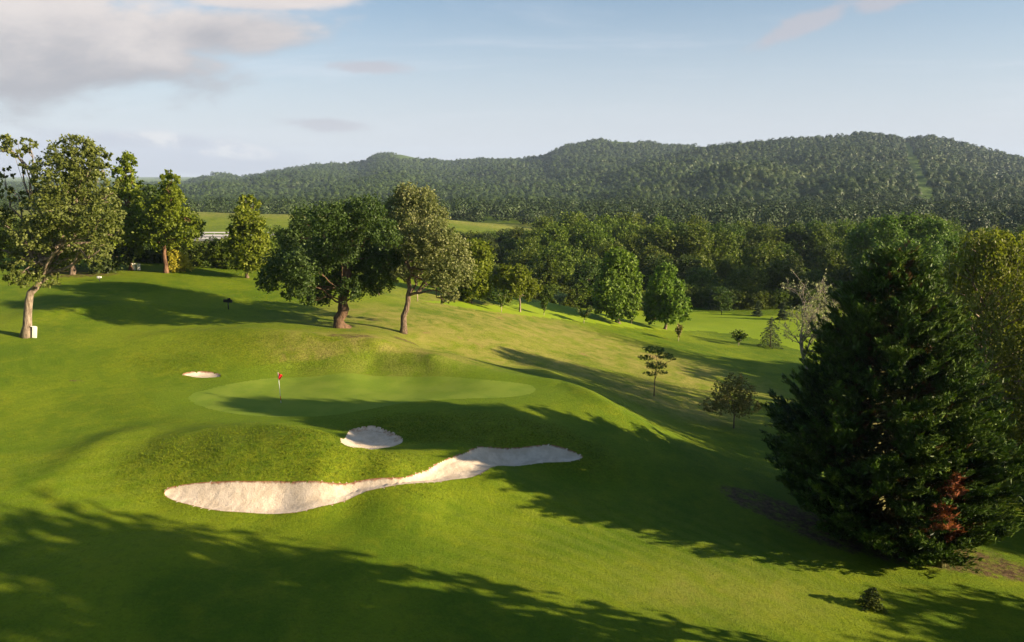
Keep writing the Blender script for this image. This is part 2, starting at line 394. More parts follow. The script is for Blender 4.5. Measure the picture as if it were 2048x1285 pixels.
def bark(name, a, b, s=9.):
    m, t = new_mat(name)
    tc = t.n('ShaderNodeTexCoord').outputs['Object']
    mp = t.n('ShaderNodeMapping', inp={'Vector': tc, 'Scale': (1, 1, .25)}).outputs[0]
    n = t.noise(mp, s, 6, .65)
    finish(t, t.mix(t.ramp(n, .35, .65), a, b), .9, n, .8, .08, .1); return m
M['bark'] = bark('bark', (.07, .048, .032), (.22, .16, .11))
M['bark_pale'] = bark('bark_pale', (.12, .09, .06), (.34, .27, .20), 5)
M['bark_red'] = bark('bark_red', (.07, .038, .022), (.21, .12, .07), 5)
M['bark_oak'] = bark('bark_oak', (.05, .03, .018), (.16, .10, .06), 5)
M['bark_grey'] = bark('bark_grey', (.16, .13, .10), (.38, .33, .26), 8)
M['ivy_bark'] = bark('ivy_bark', (.05, .06, .015), (.17, .15, .06), 6)
def plain(name, col, rough=.5, var=.15, metal=0.):
    m, t = new_mat(name)
    tc = t.n('ShaderNodeTexCoord').outputs['Object']
    n = t.noise(tc, 7, 5, .6)
    c = t.mix(t.ramp(n, .3, .7), tuple(v * (1 - var) for v in col), col)
    p = finish(t, c, rough, n, .1, .01); p.inputs['Metallic'].default_value = metal; return m
M['white_paint'] = plain('white_paint', (.72, .72, .68)); M['cream_paint'] = plain('cream_paint', (.66, .64, .52))
M['black_paint'] = plain('black_paint', (.02, .02, .02)); M['red_cloth'] = plain('red_cloth', (.55, .02, .02), .8)
M['galvanised'] = plain('galvanised', (.46, .46, .48), .45, .2, .3); M['asphalt'] = plain('asphalt', (.11, .11, .115), .9)
M['cup'] = plain('cup', (.03, .03, .03)); M['stake'] = plain('stake', (.42, .33, .24), .8)

def ground_mat(name, kind):
    m, t = new_mat(name)
    pos = t.n('ShaderNodeNewGeometry').outputs['Position']
    def at(a): return t.n('ShaderNodeAttribute', attribute_name=a).outputs['Fac']
    big = t.noise(pos, .09, 5, .6, .4); mid = t.noise(pos, .7, 5, .62, .3)
    fine = t.noise(pos, 6., 4, .7); vf = t.noise(pos, 28., 3, .7)
    if kind == 'ground':
        c = t.mix(t.ramp(big, .40, .62), (.084, .144, .004), (.156, .212, .007))
        c = t.mix(t.m('MULTIPLY', t.ramp(mid, .42, .76), .6), c, (.190, .220, .009))
        c = t.mix(t.m('MULTIPLY', t.ramp(t.noise(pos, 1.9, 6, .75, .2), .46, .66), .45), c, (.076, .128, .004))
        rough = at('rough'); dry = at('dry'); soil = at('soil'); fringe = at('fringe')
        rc = t.mix(t.ramp(t.noise(pos, 2.2, 6, .75, .4), .36, .66), (.078, .122, .004), (.175, .190, .010))
        c = t.mix(t.m('MULTIPLY', rough, .5), c, rc)
        dm = t.m('MULTIPLY', dry, t.ramp(t.noise(pos, .55, 7, .68, .6), .30, .66))
        c = t.mix(dm, c, (.27, .245, .055))
        dm2 = t.m('MULTIPLY', dry, t.ramp(t.noise(pos, .24, 6, .72, 1.0), .58, .74))
        c = t.mix(t.m('MULTIPLY', dm2, .75), c, (.26, .15, .075))
        # faint mown arcs on the lower slope
        wv = t.n('ShaderNodeTexWave', wave_type='RINGS', rings_direction='SPHERICAL', inp={'Vector': t.n('ShaderNodeMapping', inp={'Vector': pos, 'Location': (10, -18, 0), 'Scale': (1, 1, 0)}).outputs[0], 'Scale': .30, 'Distortion': 2.2, 'Detail': 2, 'Detail Scale': .6}).outputs['Fac']
        c = t.mix(t.m('MULTIPLY', t.m('MULTIPLY', at('mown'), t.ramp(wv, .2, .8)), .24), c, (.185, .225, .03))
        c = t.mix(t.m('MULTIPLY', fringe, .6), c, (.125, .190, .009))
        sc = t.mix(t.ramp(t.noise(pos, 3, 5, .7), .35, .65), (.060, .036, .018), (.15, .10, .05))
        sm = t.ramp(t.m('ADD', soil, t.m('MULTIPLY', t.m('SUBTRACT', t.noise(pos, 1.6, 6, .7), .5), .9)), .42, .70)
        c = t.mix(sm, c, sc)
        fs = t.m('ADD', .55, t.m('MULTIPLY', rough, .8))
        spot = t.m('MULTIPLY', t.ramp(t.noise(pos, 3.3, 3, .6), .70, .76), t.m('SUBTRACT', 1.0, fringe))
        c = t.mix(t.m('MULTIPLY', spot, .30), c, (.24, .22, .06))
    elif kind == 'green':
        c = t.mix(t.ramp(t.noise(pos, .35, 5, .6), .38, .62), (.138, .208, .018), (.178, .242, .026)); fs = .15
    elif kind == 'fairway':
        c = t.mix(t.ramp(t.noise(pos, .06, 5, .6), .35, .65), (.175, .260, .008), (.235, .310, .014)); fs = .4
    fm = t.m('ADD', 1.0, t.m('MULTIPLY', t.m('SUBTRACT', t.m('ADD', t.m('MULTIPLY', fine, .5), t.m('MULTIPLY', vf, .5)), .5), t.m('MULTIPLY', fs, 2.6) if not isinstance(fs, float) else fs * 2.6))
    cc = t.n('ShaderNodeCombineXYZ', inp={0: fm, 1: fm, 2: fm}).outputs[0]
    c = t.mix(1.0, c, (1, 1, 1), 'MULTIPLY')
    mul = t.n('ShaderNodeMixRGB', blend_type='MULTIPLY', inp={0: 1.0, 1: c, 2: cc}).outputs[0]
    h = t.m('ADD', t.m('MULTIPLY', fine, .6), t.m('MULTIPLY', vf, .4))
    b = t.n('ShaderNodeBump', inp={'Strength': .9 if kind == 'ground' else .25, 'Distance': .12 if kind == 'ground' else .02, 'Height': h})
    p = t.n('ShaderNodeBsdfPrincipled', inp={'Base Color': mul, 'Roughness': .85, 'Specular IOR Level': .12, 'Normal': b.outputs[0]})
    p.inputs['Sheen Weight'].default_value = .0
    t.n('ShaderNodeOutputMaterial', inp={'Surface': p.outputs[0]}); return m
M['ground'] = ground_mat('ground', 'ground'); M['green'] = ground_mat('green', 'green'); M['fairway'] = ground_mat('fairway', 'fairway')
def sand_mat():
    m, t = new_mat('sand')
    pos = t.n('ShaderNodeNewGeometry').outputs['Position']
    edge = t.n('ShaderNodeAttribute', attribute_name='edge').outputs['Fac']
    n = t.noise(pos, 1.5, 6, .65); f = t.noise(pos, 9, 5, .7, .8)
    c = t.mix(t.ramp(n, .35, .65), (.54, .445, .33), (.68, .575, .45))
    c = t.mix(t.m('MULTIPLY', t.ramp(f, .56, .72), .35), c, (.46, .33, .24))
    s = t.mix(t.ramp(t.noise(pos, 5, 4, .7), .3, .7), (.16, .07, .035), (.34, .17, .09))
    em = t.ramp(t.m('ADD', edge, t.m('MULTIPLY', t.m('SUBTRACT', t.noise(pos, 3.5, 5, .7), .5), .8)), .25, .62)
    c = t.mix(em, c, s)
    ft = t.n('ShaderNodeTexVoronoi', feature='SMOOTH_F1', inp={'Vector': pos, 'Scale': 2.6, 'Smoothness': .4, 'Randomness': 1.0}).outputs['Distance']
    h = t.m('ADD', t.m('MULTIPLY', t.noise(pos, 5.5, 6, .72, 1.6), 1.1), t.m('MULTIPLY', ft, .55))
    finish(t, c, .9, h, .7, .09, .1); return m
M['sand'] = sand_mat()

# ------------------------------------------------------------------ ground sheet (one tensor grid split into lawn, green, fairway and sand)
def axis(segs, lo, hi, g):
    a = [segs[0][0]]
    for s0, s1, st in segs:
        n = max(1, round((s1 - s0) / st)); a += list(s0 + (s1 - s0) * (np.arange(n) + 1) / n)
    st = segs[-1][2]
    while a[-1] < hi: st *= g; a.append(a[-1] + st)
    st = segs[0][2]; b = []; x = segs[0][0]
    while x > lo: st *= g; x -= st; b.append(x)
    return np.array(b[::-1] + a)
def build_ground():
    ax = axis([(-30, -22, .22), (-22, 7, .12), (7, 34, .22)], -11000, 11000, 1.035)
    ay = axis([(26, 37, .22), (37, 50, .12), (50, 66, .16), (66, 74, .24)], -4000, 11500, 1.022)
    X, Y = np.meshgrid(ax, ay); nx, ny = len(ax), len(ay)
    X = X.ravel(); Y = Y.ravel(); x0, y0 = X.copy(), Y.copy()
    lx = np.gradient(ax); ly = np.gradient(ay); LS = (np.minimum(*np.meshgrid(lx, ly))).ravel()
    region = np.zeros(len(X), int); SD = {}
    for k, (nm, poly) in enumerate([('green', GREEN), ('fair', FAIR), ('big', BIG_B), ('mid', MID_B), ('back', BACK_B)], 1):
        lo, hi = poly.min(0) - 6, poly.max(0) + 6
        idx = np.where((x0 > lo[0]) & (x0 < hi[0]) & (y0 > lo[1]) & (y0 < hi[1]))[0]
        sd, qx, qy = poly_sd(poly, x0[idx], y0[idx])
        near = np.abs(sd) < .5 * np.maximum(LS[idx], .12)
        X[idx[near]] = qx[near]; Y[idx[near]] = qy[near]
        sd2 = sd.copy(); sd2[near] = 0
        full = np.full(len(X), -99.); full[idx] = sd2; SD[nm] = full
    Z = gbase(X, Y)
    soil = np.zeros(len(X)); edge = np.zeros(len(X))
    for nm, poly, lip, bowl in BUNKERS:
        sd = SD[nm]; ins = sd > 0
        cy_ = poly[:, 1].mean()
        _, qx, qy = poly_sd(poly, X[ins], Y[ins])
        back = np.clip((qy - Y[ins]) / (np.hypot(qx - X[ins], qy - Y[ins]) + 1e-6), -1, 1)  # 1 when the near edge is behind
        wl = .22 + .55 * (1 - sstep(-.2, .6, back))
        Z[ins] -= lip * sstep(0, 1, sd[ins] / wl) + bowl * sstep(.0, 1.6, sd[ins])
        foot = fbm(X[ins] * 1.6, Y[ins] * 1.6, 9, 4) - .5
        Z[ins] += .07 * foot * sstep(.2, .8, sd[ins])
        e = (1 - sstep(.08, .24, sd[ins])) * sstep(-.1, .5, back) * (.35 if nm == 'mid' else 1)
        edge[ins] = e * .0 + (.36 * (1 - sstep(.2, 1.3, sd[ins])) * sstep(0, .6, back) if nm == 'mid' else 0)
        out = (sd <= 0) & (sd > -.35)
        Z[out] += .05 * (1 + sd[out] / .35)              # turf rolled up to the lip
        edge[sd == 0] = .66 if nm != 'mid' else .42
    g = SD['green']
    ring = sstep(-2.6, -2.2, g) * sstep(.2, -.1, g)
    # zones set by world-space ellipses
    def zone(px, py, rx, ry, rot=0., soft=.5):
        c = ghit(px, py); dx, dy = X - c[0], Y - c[1]; cr, sr = math.cos(rot), math.sin(rot)
        a, b = (dx * cr + dy * sr) / rx, (-dx * sr + dy * cr) / ry
        return sstep(1 + soft, 1 - soft, np.hypot(a, b))
    dry = np.zeros(len(X))
    for z in [(1080,660,18,11,-.35),(900,665,13,8,-.2),(1280,720,15,9,-.6),(1200,700,12,8,-.3),(760,690,9,4,-.1),(1000,690,13,5,-.3),(1350,800,7,6,-.6),(1450,1180,5,2.5,0)]:
        w = zone(*z); dry = np.maximum(dry, w * (1 if z[1] < 1000 else .35))
    far_l = sstep(330, 370, Y) * sstep(460, 420, Y); dry = np.maximum(dry, far_l * (.25 + .6 * sstep(378, 392, Y)))
    rough = np.zeros(len(X))
    for z in [(520,900,9.5,3.2,.0,.35),(780,930,3.5,1.8,-.2,.4),(900,860,7,2.4,-.2,.4),(1060,870,6,2.5,-.4,.4),(560,700,12,3.2,-.15,.8),(330,720,5,3,0,.4),(1150,720,16,9,-.5,.5)]:
        rough = np.maximum(rough, zone(*z) * (1 if z[1] > 840 or z[1] == 700 else .6))
    rough = rough * (g < -.3)
    mown = np.maximum(zone(1350, 1130, 12, 6, -.1), zone(150, 1000, 10, 8, 0) * .5)
    for z in [(1780,1085,7.5,3.2,-.25,.3),(1560,1020,4.5,2.2,-.5,.4),(1950,1130,4.5,1.8,-.2,.4),(700,672,2.6,1.2,0,.5),(806,680,1.8,1.0,0,.5),(155,762,.9,.3,0,.5),(130,548,8,3,0,.4)]:
        soil = np.maximum(soil, zone(*z) * (.62 if z[1] > 900 else .58))
    soil = np.maximum(soil, sstep(283, 288, Y) * sstep(292, 291, Y) * .9)
    # faces
    i = np.arange(ny - 1)[:, None] * nx; j = np.arange(nx - 1)[None]
    Q = np.stack([i + j, i + j + 1, i + nx + j + 1, i + nx + j], -1).reshape(-1, 4)
    V = np.c_[X, Y, Z]; reg = np.zeros(len(Q), int)
    for k, nm in enumerate(('green', 'fair', 'big', 'mid', 'back'), 1):
        s = SD[nm][Q]; reg[(s.min(1) >= 0) & (s.max(1) > 0)] = k
        # a corner cut by the outline goes with the side most of it is on
        reg[(s.min(1) < 0) & (s.max(1) > 0) & (s.mean(1) > 0) & (s.min(1) > -90)] = k
    A = dict(dry=dry, rough=rough, soil=soil, fringe=ring, mown=mown, edge=edge)
    def part(k, name, mat, want):
        q = Q[reg == k]; u, inv = np.unique(q, return_inverse=True)
        o = np_mesh(name, V[u], inv.reshape(-1, 4), mat, attrs={a: ('POINT', A[a][u]) for a in want}, smooth=True)
        return o
    set_props(part(0, 'ground', M['ground'], ('dry', 'rough', 'soil', 'fringe', 'mown')), kind='structure')
    set_props(part(1, 'putting_green', M['green'], ()), kind='structure')
    set_props(part(2, 'fairway', M['fairway'], ()), kind='structure')
    for k in (3, 4, 5): set_props(part(k, 'bunker_sand', M['sand'], ('edge',)), kind='structure')
    return len(V)
build_ground()

def build_tufts():
    rs = np.random.RandomState(44); n = 700000
    y = 26 + 42 * rs.rand(n) ** 1.2; x = (rs.rand(n) * 2 - 1) * .72 * y
    r = np.zeros(n)
    for px, py, rx, ry, rot, so in [(520,900,9.5,3.2,.0,.35),(780,930,3.5,1.8,-.2,.4),(900,860,7,2.4,-.2,.4),(1060,870,6,2.5,-.4,.4),(560,700,12,3.2,-.15,.8),(330,720,5,3,0,.4)]:
        c = ghit(px, py); dx, dy = x - c[0], y - c[1]; cr, sr = math.cos(rot), math.sin(rot)
        r = np.maximum(r, sstep(1 + so, 1 - so, np.hypot((dx * cr + dy * sr) / rx, (-dx * sr + dy * cr) / ry)))
    sd, _, _ = poly_sd(GREEN, x, y); keep = (sd < -.9) & (rs.rand(n) < .22 + .45 * r) & ((fbm(x * .9, y * .9, 4, 3) > .42) | (rs.rand(n) < .3))
    for _, p, _, _ in BUNKERS:
        sd, _, _ = poly_sd(p, x, y); keep &= sd < -.04
        # a fringe of longer blades along each bunker edge
    x, y, r = x[keep], y[keep], r[keep]
    for _, p, _, _ in BUNKERS:
        m = 9000 if len(p) > 80 else 2500; i = rs.randint(0, len(p), m); f = rs.rand(m, 1); q = p[i] * (1 - f) + p[(i + 1) % len(p)] * f
        c = p.mean(0); q = q + rs.normal(size=q.shape) * .06; sd, _, _ = poly_sd(p, q[:, 0], q[:, 1]); q = q[sd < -.005]
        x = np.r_[x, q[:, 0]]; y = np.r_[y, q[:, 1]]; r = np.r_[r, np.full(len(q), .6)]
    n = len(x); z = gbase(x, y) - .01; h = (.030 + .055 * r) * (.5 + rs.rand(n)); w = .012 + .012 * rs.rand(n); a = rs.rand(n) * math.pi
    P = np.c_[x, y, z]; s = np.c_[np.cos(a), np.sin(a), 0 * a] * w[:, None]
    tip = P + np.c_[rs.normal(size=n) * h * .5, rs.normal(size=n) * h * .5, h]
    V = np.stack([P - s, P + s, tip], 1).reshape(-1, 3)
    set_props(np_mesh('grass', V, np.arange(3 * n).reshape(-1, 3), M['ground'], attrs={'rough': ('POINT', np.repeat(r, 3))}), 'longer rough grass on the banks round the bunkers', 'grass', kind='stuff')
build_tufts()

# ------------------------------------------------------------------ trees
def rdir(rs, n):
    v = rs.normal(size=(n, 3)); return v / np.linalg.norm(v, axis=1)[:, None]
def cards(name, C_, N_, S_, tint, mat, parent, aspect=.6, rs=None, tri=False, axis_=None, loc=None):
    n = len(C_); rs = rs or np.random.RandomState(1)
    N_ = N_ / (np.linalg.norm(N_, axis=1)[:, None] + 1e-9)
    a = axis_ if axis_ is not None else rdir(rs, n)
    T1 = a - (a * N_).sum(1)[:, None] * N_; T1 /= np.linalg.norm(T1, axis=1)[:, None] + 1e-6
    T2 = np.cross(N_, T1); S_ = S_[:, None]; bend = N_ * S_ * (rs.rand(n, 1) - .5) * .5
    if tri:
        V = np.stack([C_ + T1 * S_, C_ - T1 * S_ * .6 + T2 * S_ * aspect, C_ - T1 * S_ * .6 - T2 * S_ * aspect], 1).reshape(-1, 3)
        Fc = np.arange(n * 3).reshape(-1, 3)
    else:
        V = np.stack([C_ + T1 * S_ + bend, C_ + T2 * S_ * aspect, C_ - T1 * S_ + bend, C_ - T2 * S_ * aspect], 1).reshape(-1, 3)
        Fc = np.arange(n * 4).reshape(-1, 4)
    return np_mesh(name, V, Fc, mat, parent, attrs={'tint': ('FACE', tint)}, loc=loc)
def foliage(rs, blobs, per_m3=None, n=9000, size=.2, clump=.34, shell=(.55, 1.02), up=.35, spread=.5, leaves_per=26):
    """blobs: (cx,cy,cz, rx,ry,rz). Leaves sit in small clumps spread over each blob."""
    B = np.array(blobs, float); vol = (B[:, 3] * B[:, 4] + B[:, 3] * B[:, 5] + B[:, 4] * B[:, 5]); vol /= vol.sum()
    Cs, Ns, Ts = [], [], []
    for b, w in zip(B, vol):
        k = max(3, int(n * w / leaves_per)); d = rdir(rs, k); f = shell[0] + (shell[1] - shell[0]) * rs.rand(k, 1) ** .6
        cc = b[:3] + d * f * b[3:]
        cr = clump * b[3:].mean() * (.55 + .9 * rs.rand(k, 1)); ct = rs.rand(k)
        m = leaves_per
        # leaves along short twigs that spray outwards and upwards from the clump
        nt = max(3, m // 5); td = d[:, None] * .55 + rs.normal(size=(k, nt, 3)) * .62; td[..., 2] += .35
        td /= np.linalg.norm(td, axis=2)[..., None]; ti = rs.randint(0, nt, size=(k, m)); u = rs.rand(k, m) ** .8
        tw = np.take_along_axis(td, ti[..., None].repeat(3, 2), 1)
        off = tw * (u * 1.05)[..., None] + rs.normal(size=(k, m, 3)) * .13
        P = cc[:, None] + off * cr[:, None]
        nrm = d[:, None] * spread + rs.normal(size=(k, m, 3)) * .7; nrm[..., 2] += up
        Cs.append(P.reshape(-1, 3)); Ns.append(nrm.reshape(-1, 3))
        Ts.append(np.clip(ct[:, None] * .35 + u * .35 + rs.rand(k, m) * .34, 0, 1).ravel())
    Cc, Nn, Tt = np.vstack(Cs), np.vstack(Ns), np.concatenate(Ts)
    return Cc, Nn, size * (.6 + .8 * rs.rand(len(Cc))), Tt
def wiggle(rs, a, b, n=6, amt=.08, sag=0.):
    a, b = np.asarray(a, float), np.asarray(b, float); L = np.linalg.norm(b - a)
    t = np.linspace(0, 1, n)[:, None]; P = a + (b - a) * t
    P[1:-1] += rs.normal(size=(n - 2, 3)) * amt * L / 2
    P[:, 2] += sag * L * np.sin(t[:, 0] * math.pi)
    return P
def limbs(g, rs, fork, blobs, r0, twigs=2, sag=.06):
    for b in blobs:
        c = np.array(b[:3]); L = np.linalg.norm(c - fork)
        P = wiggle(rs, fork, c, 7, .07, sag); rr = r0 * (.35 + .3 * rs.rand())
        g.tube(P, np.linspace(rr, rr * .25, 7), 5)
        for _ in range(twigs):
            e = c + rdir(rs, 1)[0] * np.array(b[3:]) * .85
            g.tube(wiggle(rs, P[rs.randint(3, 6)], e, 5, .08), np.linspace(rr * .35, rr * .08, 5), 4)
def px_blobs(rs, lst, Y, base, depth=.55, sq=1.0, wob=.25):
    """crown lobes named by where they show and how wide; each is set at its own depth round the trunk"""
    out = []; W = max(p[0] for p in lst) - min(p[0] for p in lst) ; W = W / F * Y
    for i, q in enumerate(lst):
        px, py, r = q[:3]; rel = q[3] if len(q) > 3 else (rs.rand() * 2 - 1)
        yy = Y + rel * depth * W / 2
        c = at_y(px, py, yy); R = r / F * math.hypot(yy, CAMH - c[2])
        out.append((*(c - base), R * (1 + wob * (rs.rand() - .5)), R * 1.1, R * sq))
    return out
def hero(name, base_px, lst, mat, n, size, label, cat='tree', group=None, trunk=None, tr=.3, bk='bark', seed=1, depth=.6, base=None, limb_r=None, gn=.0, sq=.9, clump=.34, **kw):
    rs = np.random.RandomState(seed)
    b = ghit(*base_px) if base is None else np.array(base, float); b[2] = gbase(b[0], b[1]) - .05
    Y = b[1]; bl = px_blobs(rs, lst, Y, b, depth, sq)
    root = thing(name, b, label, cat, group); g = Geo()
    path = [np.zeros(3)] + [at_y(q[0], q[1], Y) - b for q in (trunk or [])]
    if not trunk:
        zc = np.mean([q[2] for q in bl]); path += [np.array((0, 0, zc * .45)), np.array((np.mean([q[0] for q in bl]) * .7, 0, zc))]
    path = np.array(path); path[0][2] -= .25
    tt = np.linspace(0, 1, len(path)); ti = np.linspace(0, 1, 12)
    P = np.stack([np.interp(ti, tt, path[:, k]) for k in range(3)], 1)
    P[1:-1, :2] += rs.normal(size=(10, 2)) * tr * .18
    rad = tr * (1 - .5 * ti) * (1 + .55 * np.exp(-ti * 14)); rad = rad * (1 + gn * (rs.rand(12) - .3))
    g.tube(P, rad, 10, .10 + gn * .3, seed)
    fk = P[-1] * .55 + P[-4] * .45
    for q in bl:
        s = P[6 + rs.randint(0, 6)] if q[2] > P[-1][2] * .8 else P[5 + rs.randint(0, 4)]
        limbs(g, rs, s, [q], limb_r or tr * .9)
    g.build('trunk', M[bk], root)
    C_, N_, S_, T_ = foliage(rs, bl, n=int(n * 1.7), size=size * .80, clump=clump * 1.25, **kw)
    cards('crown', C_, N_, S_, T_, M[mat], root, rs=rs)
    return root

# --- the left knoll
hero('oak_tree', (50, 674), [(150,320,46),(112,352,44),(182,372,40),(140,425,55),(92,430,42),(198,440,36),(172,492,42),(112,500,40),(62,470,36),(214,400,24),(46,545,30),(14,505,40),(96,560,20),(-8,440,34),(30,298,20),(58,288,14),(4,290,20),(52,335,12),(8,345,15),(20,392,16),(-45,380,40),(-50,500,45),(160,296,26),(204,318,22),(176,345,30),(200,500,24),(60,400,20),(232,430,16),(225,470,20)],
     'leaf_olive', 27000, .145, 'large leaning tree with dark olive crown on a pale forked trunk at the left edge', trunk=[(54, 630), (60, 590), (78, 565), (96, 530), (118, 480), (124, 430)], tr=.35, bk='bark_pale', seed=3, depth=.55, leaves_per=26, clump=.21)
hero('broadleaf_tree', (146, 549), [(170,470,42),(222,480,28),(205,520,30),(120,505,36),(150,420,36),(90,490,30),(240,515,20)], 'leaf_oak', 9000, .22,
     'dark low-crowned tree behind the large leaning tree, on bare brown earth', seed=4, tr=.35, depth=.8)
hero('poplar_tree', (262, 541), [(255,322,14),(248,350,17),(262,378,20),(254,412,24),(268,440,22),(250,468,26),(268,492,18),(236,440,16),(238,385,12)], 'leaf_poplar', 9000, .20,
     'tall narrow yellow-green tree standing beside the two white boxes', seed=5, tr=.28, bk='bark_red', depth=1)
hero('maple_tree', (332, 546), [(338,346,7),(330,356,9),(345,362,11),(335,378,15),(345,398,20),(325,415,24),(345,440,32),(315,455,30),(370,455,26),(335,470,32),(375,472,18),(300,468,18),(345,486,16),(315,484,14),(395,450,10)], 'leaf_bright', 16000, .20,
     'bright green pyramidal tree with a bare reddish trunk in front of the yellow bush', seed=6, tr=.26, bk='bark_red', depth=1)
hero('broadleaf_tree', (293, 545), [(302,395,20),(288,425,24),(296,460,24),(285,500,26),(310,510,22)], 'leaf_oak', 7000, .24,
     'dark tree in the gap between the narrow yellow-green tree and the pyramidal one', seed=7, base=(-48, 104, 4), depth=1.2)
hero('poplar_tree', (495, 556), [(492,402,12),(512,408,9),(486,432,19),(505,445,20),(478,462,18),(500,480,26),(520,490,18),(476,500,22),(500,515,26)], 'leaf_poplar', 9000, .21,
     'yellow-green tree with a two-pointed top in front of the motorway barrier', seed=8, tr=.2, depth=1)
hero('golden_bush', (357, 543), [(350,514,12),(362,524,14),(350,532,14),(372,534,11)], 'leaf_yellow', 3500, .12,
     'round golden yellow bush to the right of the pyramidal tree', 'bush', seed=9, tr=.08, depth=1)

# --- the pair in the middle
hero('oak_tree', (684, 656), [(736,422,28),(705,440,36),(655,440,32),(606,440,24),(622,482,38),(672,492,42),(730,482,44),(772,470,26),(770,528,32),(722,540,40),(662,548,36),(602,532,36),(560,532,30),(540,562,22),(600,568,26),(640,590,22),(612,596,14),(755,562,26),(580,478,20),(700,580,22),(575,590,10)],
     'leaf_oak', 38000, .135, 'broad dark green tree on a thick gnarled reddish trunk', trunk=[(681, 640), (688, 620), (687, 602), (691, 580), (692, 545), (684, 510)], tr=.50, bk='bark_oak', seed=12, depth=.9, gn=.35, clump=.36, limb_r=.17)
hero('olive_tree', (806, 666), [(815,392,24),(842,404,27),(796,420,26),(862,436,28),(824,446,34),(872,476,34),(838,490,34),(900,500,32),(918,532,28),(888,548,34),(852,540,28),(792,470,20),(902,588,16),(782,520,22),(800,550,16),(890,600,10),(930,560,16)],
     'leaf_silver', 30000, .125, 'tall silvery olive-green tree on a slender straight trunk right of the dark gnarled one', trunk=[(808, 630), (818, 600), (818, 570), (812, 530), (812, 490)], tr=.30, bk='bark', seed=13, depth=.9, clump=.30, leaves_per=24)
hero('willow_tree', (936, 608), [(950,510,26),(965,535,20),(938,545,26),(955,570,24),(930,585,18),(965,580,14)], 'leaf_bright', 11000, .22,
     'bright lime green tree half hidden behind the silvery tree', seed=14, base=(-5.6, 103, 0), depth=1.1)

# --- along the fairway
hero('maple_tree', (1040, 624), [(1012,548,16),(1038,553,19),(1062,572,14),(1000,568,13),(1030,578,18),(1056,592,10),(1078,578,7),(1015,595,9),(992,558,8)], 'leaf_bright', 6500, .18,
     'small spreading light green tree on a thin pale trunk by the fairway', seed=15, tr=.14, bk='bark_pale', depth=1)
hero('maple_tree', (1236, 646), [(1234,518,20),(1254,528,20),(1222,545,24),(1252,562,26),(1222,586,28),(1256,600,22),(1204,606,15),(1234,618,20),(1262,580,18),(1195,620,8),(1262,628,10)], 'leaf_maple', 15000, .24,
     'tall rounded mid green tree with a stout trunk, taller of two on the fairway edge', seed=16, tr=.36, depth=1)
hero('maple_tree', (1331, 659), [(1332,545,16),(1322,570,22),(1346,578,20),(1318,602,24),(1350,608,24),(1364,630,14),(1308,626,16),(1335,630,18),(1300,640,8)], 'leaf_maple', 12000, .23,
     'rounded mid green tree on a slim trunk, shorter of the two on the fairway edge', seed=17, tr=.24, depth=1)
hero('acacia_tree', (1308, 793), [(1308,700,20,0),(1330,712,17,.3),(1292,716,14,-.3),(1345,718,8,0),(1312,732,20,.2),(1300,748,12,-.2),(1325,745,10,0)], 'leaf_mid', 5200, .06,
     'small flat-topped young tree on a thin trunk in the middle of the slope', seed=18, tr=.06, depth=1, sq=.22, leaves_per=14, clump=.16, up=1.2)
hero('shrub_tree', (1467, 857), [(1470,765,17),(1442,786,20),(1492,786,20),(1462,800,24),(1505,812,15),(1420,812,14),(1480,818,18),(1440,815,15)], 'leaf_brown', 3800, .10,
     'small round brownish tree low on the slope left of the giant conifer', seed=19, tr=.07, depth=1, leaves_per=12)
hero('broadleaf_tree', (1780, 640), [(1718,478,20),(1745,462,22),(1775,456,20),(1808,450,22),(1840,456,20),(1868,464,22),(1892,482,20),(1730,505,30),(1790,500,34),(1850,505,34),(1885,520,26),(1740,540,30),(1800,545,34)], 'leaf_mid', 20000, .30,
     'tall sunlit tree rising behind the tip of the giant conifer', seed=20, base=(77, 152, -9), depth=1)

# saplings
SAP = 'young trees planted along the slope'
def sapling(px, py, h, w, mat, label, seed, vee=False, n=560):
    rs = np.random.RandomState(seed); b = ghit(px, py); s = b[1] / F * 1.02; h *= s; w *= s
    root = thing('sapling', b, label, 'sapling', SAP); g = Geo(); g.tube(wiggle(rs, (0, 0, -.1), (0, 0, h * .5), 5, .03), [.04] * 5, 6)
    C_ = []; D_ = []
    for k in range(9):
        a = rs.rand() * 6.28; e = np.array((math.cos(a) * w / 2, math.sin(a) * w / 2, h * (.72 + .28 * rs.rand())))
        if vee: e[2] = h * (.8 + .2 * rs.rand())
        P = wiggle(rs, (0, 0, h * (.3 if not vee else .4) * (.7 + .6 * rs.rand())), e, 6, .05, -.12 if vee else .02); g.tube(P, np.linspace(.028, .008, 6), 4)
        t = rs.rand(n // 9) ** .7; idx = t * 5; i0 = np.minimum(idx.astype(int), 4); f = (idx - i0)[:, None]
        C_.append(P[i0] * (1 - f) + P[i0 + 1] * f + rs.normal(size=(len(t), 3)) * w * .075)
    g.build('trunk', M['stake'], root); C_ = np.vstack(C_)
    cards('crown', C_, rdir(rs, len(C_)), .12 * (.6 + .8 * rs.rand(len(C_))) * (b[1] / 90), rs.rand(len(C_)), M[mat], root, rs=rs)
for a in [(1003,625,46,26,'leaf_mid','small young tree directly below the spreading light green tree, leftmost of the saplings',31),
          (1088,631,34,18,'leaf_mid','thin young tree to the right of the spreading light green tree',32),
          (1168,647,38,32,'leaf_mid','bushy vase-shaped young tree left of the tall rounded tree',33),
          (1263,648,24,16,'leaf_brown','faint brownish young tree between the two rounded trees',34),
          (1357,683,34,16,'leaf_brown','thin brownish young tree just below the shorter rounded tree',35),
          (1120,612,24,24,'leaf_pale','pale young tree on the far edge of the fairway beside the dark spruce',37)]: sapling(*a)
sapling(1477, 692, 30, 30, 'leaf_mid', 'dark V-shaped young tree left of the drooping cedar', 36, True)

